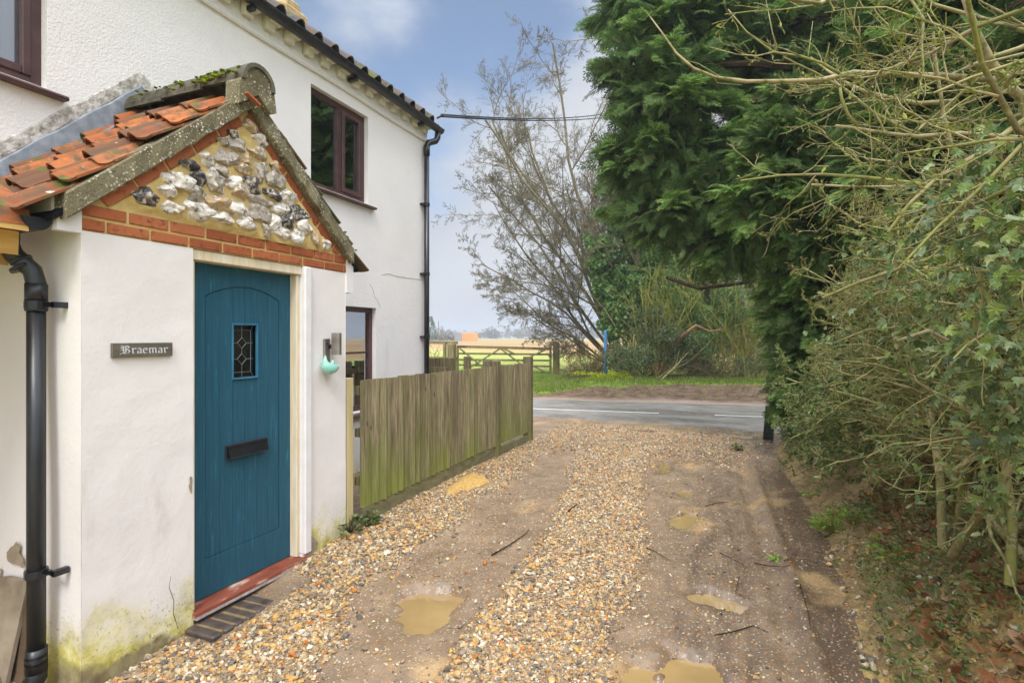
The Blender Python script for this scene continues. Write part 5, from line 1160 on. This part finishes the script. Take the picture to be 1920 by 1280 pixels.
conifer('bright tipped conifer column growing between the hedge and the black gate post', (.98, 7.0, .5),
  [lob(1460, 300, 6.3, .42, .45, .55), lob(1480, 210, 6.3, .28, .3, .4), lob(1440, 380, 6.3, .40, .4, .4), lob(1540, 430, 6.3, .6, .6, .7), lob(1500, 520, 6.7, .42, .45, .55), lob(1510, 600, 6.6, .42, .42, .5), lob(1515, 690, 6.6, .40, .4, .45), lob(1500, 740, 6.7, .32, .3, .35), lob(1600, 330, 6.3, .6, .6, .7), lob(1620, 560, 6.2, .5, .5, .6), lob(1500, 770, 7.0, .22, .24, .24)],
  (1.0, 7.1, 3.6), 5600, 22, .27)
conifer('shaded conifer standing behind the near end of the hedge', (2.6, 4.6, .8),
  [lob(1760, 80, 5.2, .9, .9, 1.0), lob(1700, 330, 5.3, .7, .8, .8), lob(1860, 200, 4.9, .9, .9, 1.0), lob(1780, 480, 5.1, .7, .7, .7), lob(1950, 380, 4.8, .8, .8, .9), lob(1880, -60, 5.2, 1.1, 1.1, 1.0)],
  (2.5, 4.7, 5.2), 4000, 23, .30)
# bare tree across the road
def bare_tree(label, base, stems, seed, mat=M['barkgrey'], group=None, lvl=4, name='bare_tree', child=(3, 5), minr=.006, **kw):
    rr = np.random.default_rng(seed); t = thing(name, label, 'tree', base, group); L = []; tips = []
    g = G(); 
    for (d, ln, r) in stems: grow(np.array(base)+rr.normal(0, .12, 3)*[1, 1, 0], d, ln, r, lvl, rr, L, tips, child=child, minr=minr, **kw)
    big = [s for s in L if s[2] > .03]; small = [s for s in L if s[2] <= .03]
    g.segs(big, 7); g.build('trunk', mat, t, smooth=True); g = G(); g.segs(small, 3); g.build('twigs', mat, t); return t, tips
tb = at(1172, 660, 20.5); tb[2] = .1
R0 = np.array([cos(YAW), sin(YAW), 0])
def dd(a, z, f=0): return R0*a+np.array([-sin(YAW), cos(YAW), 0])*f+np.array([0, 0, z])
_, tips = bare_tree('tall bare multi stemmed tree leaning left over the field edge', tb, [(dd(-.34, 1, .1), 11.6, .09), (dd(-.5, .95, -.1), 10.4, .08), (dd(-.16, 1, 0), 12.4, .095), (dd(-.8, .6, .1), 7.0, .055), (dd(.1, 1, .2), 11.6, .085), (dd(-.7, .8, -.2), 8.6, .065), (dd(-1, .28, .2), 4.6, .045), (dd(-.24, 1, .3), 12.2, .08), (dd(-.06, 1, -.3), 11.6, .08), (dd(-.4, 1, .2), 10.8, .075), (dd(-.6, .85, .3), 8.8, .06), (dd(-.9, .45, -.3), 6.0, .05), (dd(-.55, .35, 0), 3.4, .03), (dd(-.75, .95, 0), 8.6, .05), (dd(.3, 1, 0), 10, .07), (dd(0, 1, 0), 12, .08)], 31, M['barkgrey'], lvl=4, up=.02, wob=.12, lr=.46, ang=(.5, 1.0), rr_=.5, child=(6, 8), minr=.0042, seg=9)
# leafy clumps
def leaf_mass(g, c, rad, n, T, size, rr, shell=.55, gapn=14):
    c = np.array(c); rad = np.array(rad); k = gapn; q = rr.normal(size=(k, 3)); q /= np.linalg.norm(q, axis=1)[:, None]; cc = c+q*rad*rr.uniform(.35, .95, (k, 1)); cr_ = rr.uniform(.22, .42, k)[:, None]*rad
    i = rr.integers(0, k, n); d = rr.normal(size=(n, 3)); d /= np.linalg.norm(d, axis=1)[:, None]; P = cc[i]+d*cr_[i]*rr.uniform(shell, 1.08, (n, 1)); D = np.stack([d[:, 0]*.6, d[:, 1]*.6, -np.abs(rr.normal(.3, .3, n))], 1)+rr.normal(0, .4, (n, 3)); leaves(g, T, P, size, D, 1.0, rr)
def bush(name, label, base, masses, mat, n, size, seed, T=ovT, twigs=40, twl=1.2, tmat=M['barkolive'], group=None, cat='bush', tw_mat2=None):
    rr = np.random.default_rng(seed); t = thing(name, label, cat, base, group); g = G(); w = np.array([m[1][0]*m[1][2] for m in masses]); w = w/w.sum()
    for m, f in zip(masses, w): leaf_mass(g, m[0], m[1], int(n*f), T, size, rr, gapn=int(16+10*max(m[1])))
    g.build('foliage', mat, t); L = []; tp = []; b = np.array(base)
    for i in range(twigs):
        m = masses[rr.integers(len(masses))]; tgt = m[0]+rr.normal(0, .5, 3)*np.array(m[1]); s = b+np.array([rr.normal(0, .35), rr.normal(0, .25), 0])*(abs(tgt[0]-b[0])+.3); d = tgt-s; L_ = np.linalg.norm(d)*rr.uniform(.8, 1.15); grow(s, d, L_, .022*twl, 2, rr, L, tp, 6, .15, .02, (2, 4), (.4, .9), .4, .5, .004)
    G().segs(L, 3).build('stems', tmat, t); return t
def B(px, py, Z, z=.1): q = at(px, py, Z); q[2] = z; return q
bush('ivy_clad_tree', 'tall ivy covered trunk with shiny green leaves right of the blue pole', B(1190, 700, 18.2), [(at(1130, 470, 18.4), (.7, .8, .7)), (at(1180, 540, 18.2), (1.0, .9, 1.0)), (at(1230, 480, 18.4), (1.0, .9, .9)), (at(1290, 520, 18.6), (.9, .9, .8)), (at(1160, 600, 18), (.7, .7, .7)), (at(1180, 410, 18.8), (1.0, .8, .9)), (at(1250, 590, 18.3), (1.1, .8, .9)), (at(1150, 350, 18.8), (.6, .6, .6)), (at(1300, 420, 18.8), (1.2, .9, 1.0)), (at(1340, 500, 18.6), (.9, .8, .8)), (at(1140, 540, 18.2), (.6, .7, .8)), (at(1380, 440, 19), (1.0, .9, .9)), (at(1440, 500, 19.5), (1.0, .9, 1.0)), (at(1330, 600, 19), (1.2, .8, 1.0))], M['bushleaf'], 60000, .13, 41, ivyT, 24, cat='tree')
bush('evergreen_bush', 'round grey green bush low behind the verge right of the blue pole', B(1200, 705, 16.6), [(at(1180, 668, 16.5), (.9, .6, .5)), (at(1240, 645, 16.7), (.9, .6, .7)), (at(1215, 600, 17), (.7, .5, .6)), (at(1290, 655, 16.9), (.7, .5, .6))], M['greyleaf'], 13000, .075, 42, ovT, 30)
bush('bramble_bush', 'brown twiggy bramble patch between the field gate post and the green bush', B(1110, 700, 17.5), [(at(1090, 675, 17.8), (.8, .5, .25)), (at(1150, 668, 17.3), (.7, .5, .4)), (at(1060, 690, 17.8), (.6, .4, .15))], M['deadleaf'], 1100, .06, 43, ovT, 130, .4, M['haztwig'])
bush('twiggy_bush', 'fan of upright yellow green shoots in front of the ivy covered tree', B(1240, 705, 16.9), [(at(1200, 520, 16.9), (.5, .4, .6)), (at(1260, 500, 17), (.7, .4, .7)), (at(1240, 600, 17), (.6, .4, .5))], M['bushleaf'], 500, .06, 44, ovT, 34, .8, M['greentwig'])
bush('twiggy_bush', 'bare olive shoots and scattered leaves right of the evergreen bush', B(1330, 705, 17.5), [(at(1330, 600, 17.5), (1.0, .6, 1.1)), (at(1300, 650, 17), (.9, .5, .6)), (at(1370, 560, 17.6), (.9, .6, 1.1)), (at(1270, 560, 17.6), (1.0, .6, 1.1)), (at(1340, 480, 18), (1.2, .6, 1.0)), (at(1230, 480, 17.8), (.9, .6, .9))], M['bushleaf'], 20000, .085, 45, ovT, 80, .8, M['greentwig'])
bush('twiggy_bush', 'tall thin yellowish thicket across the road beside the conifer column', B(1400, 705, 16.8), [(at(1400, 590, 17), (.9, .5, 1.2)), (at(1440, 620, 16.5), (.9, .5, 1.0)), (at(1420, 500, 17.5), (1.0, .5, 1.0)), (at(1480, 560, 16.5), (.8, .5, 1.1))], M['smallleaf'], 7000, .07, 46, ovT, 80, .7, M['greentwig'])
bush('evergreen_bush', 'low dark leaved bush at the back of the verge near the conifer column', B(1400, 715, 16.0), [(at(1325, 672, 16.6), (.5, .4, .35)), (at(1400, 685, 16.2), (.7, .4, .3)), (at(1450, 670, 15.8), (.5, .4, .4))], M['greyleaf'], 3400, .06, 47, ovT, 30, .6)
bush('bramble_bush', 'brown bramble tangle at the foot of the tall thicket behind the verge', B(1340, 708, 16.4), [(at(1290, 680, 16.6), (.7, .4, .35)), (at(1350, 685, 16.4), (.8, .4, .3)), (at(1420, 690, 16.2), (.8, .4, .3)), (at(1240, 690, 16.3), (.5, .4, .25))], M['deadleaf'], 1500, .05, 49, ovT, 130, .35, M['haztwig'])
# crooked limb with warm bark
def limb(name, label, pts, rs, mat, parent=None, tw=0, seed=0):
    rr = np.random.default_rng(seed); t = thing(name, label, 'branch', pts[0]); g = G(); g.tube(pts, rs, 7); g.build('branch', mat, t, smooth=True); return t
limb('fallen_limb', 'orange barked crooked limb reaching right in the thicket across the road', [at(1262, 650, 16.5), at(1280, 628, 16.4), at(1305, 610, 16.3), at(1330, 621, 16.3), at(1360, 617, 16.4)], [.06, .05, .045, .03, .015], M['barkred'], seed=2)
limb('fallen_limb', 'long dark limb stretched level above the thicket beneath the conifer', [at(1250, 520, 15), at(1310, 540, 14.5), at(1380, 532, 14), at(1460, 520, 13)], [.05, .06, .05, .04], M['barkdark'])
# mossy mounds
ym = leafmat('yellow_moss', [(150, 162, 30), (176, 184, 44), (120, 132, 34), (196, 200, 70)], .9, .1, 2, .2)
for i, (px, py, w_, lab) in enumerate(((1112, 690, .62, 'longer yellow green mossy mound at the verge left of the grey green bush'), (1158, 684, .36, 'smaller yellow green mossy mound just right of the longer one'))):
    q = B(px, py, 16.2, .30); rr = np.random.default_rng(60+i); g = G(); leaf_mass(g, q, (w_, .35, .17), 1500, ovT, .05, rr); leaf_mass(g, q+[w_*.6, 0, -.03], (w_*.6, .3, .1), 500, ovT, .05, rr); tag(g.build('mossy_mound', ym, loc=q), lab, 'moss mound')
# woodland beyond (one mass) : many thin trunks and twigs in depth
rr = np.random.default_rng(70); L = []; tp = []
for i in range(120):
    px = rr.uniform(1215, 1900); Z = rr.uniform(26, 58); b = at(px, 631, Z); b[2] = 0
    if rr.random() < .3: b = at(rr.uniform(1180, 1300), 631, rr.uniform(24, 34)); b[2] = 0
    grow(b, (rr.normal(0, .12), rr.normal(0, .12), 1), rr.uniform(5, 10), rr.uniform(.07, .16), 2, rr, L, tp, 7, .1, .06, (4, 6), (.4, .8), .42, .45, .012)
struct(G().segs(L, 3).build('wood', M['haztwig'], loc=(0, 0, 0)), 'stuff')
g = G()
for i in range(230):
    px = rr.uniform(1190, 1800); Z = rr.uniform(20, 40); c = at(px, 631, Z); c[2] = rr.uniform(.1, 1.5)+(rr.random()**2)*4.5; leaf_mass(g, c, (1.5, 1.0, 1.1), 230, ovT, .13, rr)
struct(g.build('undergrowth', leafmat('brown_undergrowth', [(112, 92, 66), (134, 116, 84), (112, 114, 66), (92, 100, 54), (150, 128, 96)], .8, .1, .5, .2), loc=(0, 0, 0)), 'stuff')
# grass on the verge and field edge
rr = np.random.default_rng(80)
def grassblades(n, x0, x1, v0, v1, zf, dens, h, seed, mat, name):
    rr = np.random.default_rng(seed); x = rr.uniform(x0, x1, n); v = rr.uniform(v0, v1, n); k = rr.random(n) < dens(x, v); x, v = x[k], v[k]; n = len(x); z = zf(x, v); a = rr.uniform(0, 2*pi, n); hh = h*rr.uniform(.5, 1.3, n); w_ = .007+.006*rr.random(n)
    V = np.zeros((n, 3, 3)); b = np.stack([x, v+SL*x, z-.01], 1); V[:, 0] = b+np.stack([np.cos(a)*w_, np.sin(a)*w_, a*0], 1); V[:, 1] = b-np.stack([np.cos(a)*w_, np.sin(a)*w_, a*0], 1); V[:, 2] = b+np.stack([rr.normal(0, .5, n)*hh, rr.normal(0, .5, n)*hh, hh], 1)
    g = G().add(V.reshape(-1, 3), np.arange(3*n).reshape(-1, 3)); struct(g.build(name, mat, loc=(0, 0, 0)), 'stuff')
grassblades(90000, -9, 4, 13.6, 19.5, verge_z, lambda x, v: (vcol(x, v)[:, 0]**1.5)*np.clip(.55+1.6*fbm(x, v, 3, 1.2), .05, 1)+.02*(v > 14), .09, 81, M['grass'], 'grass')
grassblades(9000, -9, 4, 14.0, 18, verge_z, lambda x, v: vcol(x, v)[:, 0]*.7+.12, .13, 82, M['drygrass'], 'dry_grass')
grassblades(40000, -26, 3, 19.5, 34, lambda x, v: 0*x, lambda x, v: .4+0*x, .07, 83, M['grass'], 'field_grass')
q = at(820, 690, 19.5); 
bush('twiggy_bush', 'small reddish bare shrub in front of the left gate post and rail fence', B(820, 700, 17.8, 0), [(at(815, 665, 17.8), (.4, .3, .4))], M['deadleaf'], 20, .03, 48, ovT, 26, .35, M['barkred'])
# ================================================================ HEDGE ON THE BANK
def hedge(label, base, starts, aim, mat, seed, n, leafm=None, nleaf=0, lsize=.04, T=ovT, r0=.012, ln=1.0, lvl=3, name='hedge_shrub', boxes=None, up=.02, wob=.2, lr=.6, minr=.0013):
    rr = np.random.default_rng(seed); t = thing(name, label, 'shrub', base, 'hedge shrubs on the bank'); L = []; tp = []
    for i in range(n):
        (x0, y0, z0), (x1, y1, z1) = starts; s = np.array([rr.uniform(x0, x1), rr.uniform(y0, y1), rr.uniform(z0, z1)]); a = np.array(aim)+rr.normal(0, .45, 3); grow(s, a, ln*rr.uniform(.7, 1.3), r0*rr.uniform(.5, 1.2), lvl, rr, L, tp, 6, wob, up, (2, 4), (.4, 1.1), lr, .55, minr)
    # main stems rising from the base to the starts
    for i in range(7):
        b = np.array(base)+[rr.normal(0, .12), rr.normal(0, .25), -.1]; e_ = np.array([rr.uniform(starts[0][0], starts[1][0]), rr.uniform(starts[0][1], starts[1][1]), starts[1][2]*.9]); m_ = (b+e_)/2+rr.normal(0, .1, 3); P = [b, (b+m_)/2+rr.normal(0, .04, 3), m_, (m_+e_)/2+rr.normal(0, .05, 3), e_]; R_ = [.022, .019, .016, .012, .008]
        L += [(P[k], P[k+1], R_[k], R_[k+1]) for k in range(4)]
    # keep the camera clear
    L = [s for s in L if np.linalg.norm(s[1]-[0, 0, 1.45]) > 1.05 and not (s[1][0] < .34 and s[1][2] < 1.9)]
    big = [s for s in L if s[2] > .006]; sm = [s for s in L if s[2] <= .006]; g = G().segs(big, 7).segs(sm, 4); g.build('branches', mat, t, smooth=True)
    if leafm:
        idx = rr.integers(0, len(L), nleaf); f = rr.random((nleaf, 1)); A = np.array([L[i][0] for i in idx]); Bq = np.array([L[i][1] for i in idx]); P = A+(Bq-A)*f; D = rr.normal(size=(nleaf, 3))+[-.3, 0, -.2]; g = G(); leaves(g, T, P, lsize, D, 1., rr); g.build('leaves', leafm, t)
    return t
budm = leafmat('opening_buds', [(150, 160, 48), (110, 126, 56), (166, 166, 76), (92, 110, 56), (130, 120, 70)], .6, .2, 4, .2)
hedge('near hedge shrub of tan mossy branches crossing the top right of the view', (1.45, 2.3, .75), ((.95, 1.5, 1.75), (1.7, 3.2, 3.2)), (-.9, .05, .05), M['barktan'], 51, 50, budm, 5200, .020, ln=.85, r0=.011, lvl=3)
hedge('dense twiggy hedge shrub with pale bare shoots in the middle of the bank', (1.3, 4.2, .75), ((1.0, 3.3, .9), (1.45, 5.0, 1.95)), (-.9, -.25, .2), M['barkolive'], 52, 80, budm, 6500, .020, ln=.6, r0=.011, lvl=3)
hedge('small leaved green hedge shrub beneath the conifer column', (1.0, 6.0, .65), ((.75, 4.2, .55), (1.2, 6.2, 1.05)), (-.8, -.3, .15), M['barkolive'], 53, 60, M['smallleaf'], 12000, .04, ln=.55, r0=.008, lvl=3)
hedge('tangled low hedge shrub of mossy stems above the brown leaf litter', (1.2, 3.2, .5), ((.95, 2.2, .95), (1.5, 4.4, 1.6)), (-.8, -.1, .0), M['barktan'], 54, 64, M['smallleaf'], 3600, .034, ln=.62, r0=.010, lvl=3)
# ivy on the hedge
def ivy(label, spots, seed, n, size, mat):
    rr = np.random.default_rng(seed); base = spots[0][0].copy(); base[2] = spots[0][0][2]-spots[0][1][2]; t = thing('ivy', label, 'ivy', base, 'ivy growing through the hedge'); g = G(); L = []; w = np.array([s[1][1]*s[1][2] for s in spots]); w /= w.sum()
    for (c, rad), f in zip(spots, w):
        k = int(n*f); P = c+rr.normal(0, .55, (k, 3))*rad; D = np.stack([rr.normal(-.35, .35, k), rr.normal(-.2, .5, k), -np.abs(rr.normal(.7, .35, k))], 1)
        # leaf faces look out towards the drive
        X = D/np.linalg.norm(D, axis=1)[:, None]; nz = np.array([-.75, -.45, .35])+rr.normal(0, .4, (k, 3)); Y = np.cross(nz, X); Y /= np.linalg.norm(Y, axis=1)[:, None]; Z = np.cross(X, Y); s_ = size*rr.uniform(.55, 1.2, k); g.inst(ivyT[0], ivyT[1], P, np.stack([X, Y, Z], 2)*s_[:, None, None])
        for j in range(max(3, k//30)): 
            a = c+rr.normal(0, .5, 3)*rad; p = a; d = rr.normal(size=3)
            for q in range(12): b = p+nrm(d)*.03; L.append((p, b, .0016, .0015)); p = b; d = nrm(d)+rr.normal(0, .3, 3)
    g.build('leaves', mat, t); G().segs(L, 4).build('stems', M['barktan'], t)
ivy('large leaved ivy spray at the right edge of the view level with the eye', [(at(1840, 480, 1.75), np.array([.16, .18, .22])), (at(1890, 600, 1.65), np.array([.13, .16, .2])), (at(1760, 420, 1.95), np.array([.14, .18, .16])), (at(1690, 300, 2.3), np.array([.07, .08, .04])), (at(1740, 520, 2.1), np.array([.14, .16, .13])), (at(1850, 300, 1.9), np.array([.18, .2, .14])), (at(1900, 430, 1.7), np.array([.12, .16, .26]))], 61, 520, .047, M['ivy'])
ivy('darker ivy curtain hanging low at the right edge above the leaf litter', [(at(1885, 780, 1.75), np.array([.10, .12, .20])), (at(1820, 700, 1.95), np.array([.12, .16, .12])), (at(1862, 915, 1.85), np.array([.06, .08, .07]))], 62, 260, .044, M['ivydark'])
ivy('small leaved ivy threading the middle of the hedge', [(at(1700, 590, 2.6), np.array([.16, .2, .16])), (at(1760, 640, 2.4), np.array([.18, .2, .14])), (at(1640, 480, 3.2), np.array([.15, .2, .2])), (at(1600, 640, 3.6), np.array([.2, .3, .16]))], 63, 520, .040, M['ivy'])
# dark evergreen depth of the hedge so that no sky shows through low down
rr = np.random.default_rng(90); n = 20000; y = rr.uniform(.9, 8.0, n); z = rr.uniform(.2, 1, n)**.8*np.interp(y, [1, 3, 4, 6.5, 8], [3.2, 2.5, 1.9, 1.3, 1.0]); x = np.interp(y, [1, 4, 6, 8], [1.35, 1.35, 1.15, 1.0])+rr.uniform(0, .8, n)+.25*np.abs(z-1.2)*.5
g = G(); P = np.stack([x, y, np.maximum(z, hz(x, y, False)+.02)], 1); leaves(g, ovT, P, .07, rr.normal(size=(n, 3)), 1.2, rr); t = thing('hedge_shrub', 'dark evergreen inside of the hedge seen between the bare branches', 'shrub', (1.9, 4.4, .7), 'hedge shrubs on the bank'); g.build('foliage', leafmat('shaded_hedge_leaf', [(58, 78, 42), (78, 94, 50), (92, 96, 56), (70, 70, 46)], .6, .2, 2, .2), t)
L = []; tp = []
for i in range(26): grow((rr.uniform(1.3, 2.2), rr.uniform(1, 8), .6), (rr.normal(-.1, .2), rr.normal(0, .3), 1), rr.uniform(1.2, 2.2), .02, 2, rr, L, tp, 6, .15, .05, (2, 4), (.4, .9), .5, .5, .002)
G().segs(L, 6).build('stems', M['barkdark'], t, smooth=True)
# long pale branch reaching over the drive with forked shoots
t = thing('overhanging_branch', 'long pale bare branch with upright forked shoots reaching left across the conifer', 'branch', at(1880, 145, 2.5))
g = G(); g.tube([at(1960, 120, 2.5), at(1860, 150, 2.45), at(1760, 142, 2.4), at(1680, 140, 2.35), at(1600, 136, 2.3), at(1540, 150, 2.25), at(1480, 152, 2.2), at(1400, 153, 2.15), at(1340, 145, 2.1), at(1300, 128, 2.1), at(1268, 100, 2.1), at(1240, 60, 2.1), at(1210, 20, 2.1)], [.016, .015, .013, .012, .011, .009, .008, .0075, .006, .005, .004, .003, .002], 8)
for pts, r in (([(1575, 138), (1540, 118), (1500, 105), (1450, 98), (1400, 60), (1365, 18)], .006), ([(1450, 98), (1420, 105), (1380, 102), (1330, 88)], .003), ([(1458, 96), (1448, 60), (1436, 0)], .0035), ([(1500, 105), (1470, 92), (1440, 84), (1400, 60)], .003), ([(1400, 153), (1360, 150), (1310, 120), (1280, 112)], .003), ([(1515, 108), (1520, 70), (1524, 40)], .002), ([(1545, 118), (1552, 96), (1556, 80)], .002), ([(1340, 146), (1345, 156), (1392, 160)], .0025), ([(1650, 138), (1680, 105), (1720, 96)], .004), ([(1640, 140), (1610, 165), (1560, 210)], .003)):
    g.tube([at(a, b, 2.2+.02*i) for i, (a, b) in enumerate(pts)], np.linspace(r, r*.4, len(pts)), 6)
g.build('branch', M['barktan'], t, smooth=True)
for pts, r, lab in (([(1960, 262), (1880, 256), (1800, 250), (1720, 256), (1660, 250), (1600, 240), (1568, 236)], .011, 'straight pale branch with a broken upright stub below the long overhanging branch'), ([(1960, 344), (1880, 345), (1800, 346), (1700, 350), (1600, 350), (1522, 346)], .008, 'thin straight level twig pointing left halfway up the hedge'), ([(1960, 560), (1900, 520), (1850, 430), (1800, 330), (1770, 220), (1752, 100), (1750, 60)], .010, 'upright curving greenish stem rising through the right of the hedge'), ([(1960, 220), (1900, 170), (1860, 120), (1830, 60), (1800, -30)], .022, 'thick lichen covered bough in the top right corner'), ([(1960, 700), (1880, 690), (1800, 650), (1740, 620), (1680, 640)], .013, 'mossy gnarled branch level with the small leaved ivy'), ([(1890, 745), (1860, 800), (1835, 850), (1790, 880)], .016, 'gnarled stem bending down behind the darker ivy curtain')):
    P = [at(a, b, 2.35-.03*i) for i, (a, b) in enumerate(pts)]; t = thing('hedge_branch', lab, 'branch', P[0]); g = G(); g.tube(P, np.linspace(r, r*.5, len(P)), 8); rr = np.random.default_rng(int(r*9000)); L = []; tp = []
    if pts[0][1] == 262: g.tube([at(1608, 238, 2.2), at(1590, 215, 2.2), at(1578, 185, 2.2), at(1575, 165, 2.2)], [.006, .006, .006, .0055], 8)
    for i in range(1, len(P)-1): grow(P[i], (rr.normal(-.6, .4), rr.normal(0, .4), rr.normal(.2, .7)), rr.uniform(.2, .45), r*.35, 1, rr, L, tp, 5, .2, .0, (2, 3), (.4, .9), .5, .6, .001)
    g.segs([s for s in L if np.linalg.norm(s[1]-[0, 0, 1.45]) > 1.0], 4); g.build('branch', M['barktan'], t, smooth=True)
# ================================================================ FAR DISTANCE
def far_tree(px, Z, h, w, label, kind='round', seed=0, dens=900):
    rr = np.random.default_rng(seed); b = at(px, 631, Z); b[2] = 0; t = thing('far_tree', label, 'tree', b, 'trees beyond the field'); g = G(); n = dens
    if kind == 'cone':
        u = rr.random(n)**.7; r = w/2*(1-u**1.4)*rr.uniform(.5, 1.1, n)+.2; a = rr.uniform(0, 2*pi, n); P = b+np.stack([np.cos(a)*r, np.sin(a)*r, h*.05+u*h*.93], 1)
        leaves(g, ovT, P, h*.09, np.stack([np.cos(a), np.sin(a), a*0+.2], 1), 1, rr); g.build('crown', M['leyd'], t); G().tube([b, b+[0, 0, h*.6]], [.3, .1], 6).build('trunk', M['barkdark'], t); return
    L = []; tp = []
    for i in range(4): grow(b+rr.normal(0, .2, 3)*[1, 1, 0], (rr.normal(0, .35)*w/h*1.5, rr.normal(0, .3), 1), h*.75, h*.022, 3, rr, L, tp, 5, .14, .04, (3, 5), (.4, .9), .5, .5, h*.0022, None, .3)
    G().segs([s for s in L if s[2] > h*.006], 5).build('trunk', M['barkgrey'], t); G().segs([s for s in L if s[2] <= h*.006], 3).build('twigs', M['haztwig'], t)
far_tree(806, 190, 8.3, 5, 'dark pointed evergreen beyond the field beside the cottage corner', 'cone', 1); far_tree(834, 190, 6.6, 6, 'tall round bare tree left of the orange barn', 'round', 2); far_tree(852, 250, 4.9, 6, 'faint low tree between the tall round tree and the barn', 'round', 3); far_tree(896, 200, 4.4, 4.5, 'small round tree just right of the orange barn', 'round', 4)
q = at(822, 631, 185); G_ = G().tube([(q[0], q[1], 0), (q[0], q[1], 6.6)], .12, 6); tag(G_.build('utility_pole', M['barkgrey']), 'thin distant utility pole between the evergreen and the round tree', 'pole')
bn = thing('barn', 'small orange sided barn with grey end beyond the field', 'barn', at(880, 631, 180)*[1, 1, 0])
p0 = at(866, 631, 180)[:2]; p1 = at(896, 631, 180)[:2]; p2 = at(852, 631, 188)[:2]; p3 = p1+(p2-p0)
def wallq(a, b, z0, z1, name, mat): a = np.array([*a, 0]); b = np.array([*b, 0]); G().add([a+[0, 0, z0], b+[0, 0, z0], b+[0, 0, z1], a+[0, 0, z1]], [[0, 1, 2, 3]]).build(name, mat, bn)
om = simple('orange_cladding', (206, 140, 64), (222, 158, 84), .5, .8, .1, 0); gm_ = simple('grey_cladding', (140, 142, 144), (160, 162, 162), .5, .8, .1, 0)
wallq(p0, p1, 0, 2.7, 'front_wall', om); wallq(p2, p0, 0, 2.75, 'end_wall', gm_); wallq(p1, p3, 0, 2.7, 'end_wall', gm_); wallq(p3, p2, 0, 2.7, 'back_wall', gm_)
G().add([(*p0, 2.72), (*p1, 2.72), (*p3, 3.0), (*p2, 3.0)], [[0, 1, 2, 3]]).build('roof', gm_, bn)
rr = np.random.default_rng(99); g = G(); L = []; tp = []
for i in range(230):
    px = rr.uniform(760, 1500); Z = rr.uniform(380, 520); b = at(px, 631, Z); b[2] = 0; h = rr.uniform(3.5, 8)*(1.25 if 920 < px < 1100 else 1); n = 90; a = rr.normal(size=(n, 3)); a /= np.linalg.norm(a, axis=1)[:, None]; P = b+[0, 0, h*.5]+a*[h*.55, h*.5, h*.5]*rr.uniform(.3, 1.05, (n, 1)); leaves(g, ovT, P, h*.3, rr.normal(size=(n, 3)), 1, rr)
struct(g.build('far_wood', M['haztwig'], loc=(0, 0, 0)), 'stuff')
g = G()
for i in range(70):
    px = 700+i*2.6; Z = rr.uniform(192, 205); b = at(px, 631, Z); b[2] = 0; h = rr.uniform(1.2, 2.6); n = 50; P = b+rr.normal(0, .5, (n, 3))*[1.0, 1, h*.4]+[0, 0, h*.5]; leaves(g, ovT, P, .8, rr.normal(size=(n, 3)), 1, rr)
struct(g.build('field_hedge', M['haztwig'], loc=(0, 0, 0)), 'stuff')
# ================================================================ HAZE
hm = bpy.data.materials.new('haze'); hm.use_nodes = True; t_ = hm.node_tree; t_.nodes.remove(t_.nodes['Principled BSDF']); v = t_.nodes.new('ShaderNodeVolumePrincipled'); v.inputs['Density'].default_value = .0016; v.inputs['Color'].default_value = (.86, .90, .97, 1); v.inputs['Anisotropy'].default_value = .2
t_.links.new(v.outputs[0], t_.nodes['Material Output'].inputs['Volume'])
struct(G().box((-640, -80, -1.45), (640, 640, 15)).build('haze', hm, loc=(0, 0, 0)), 'stuff')
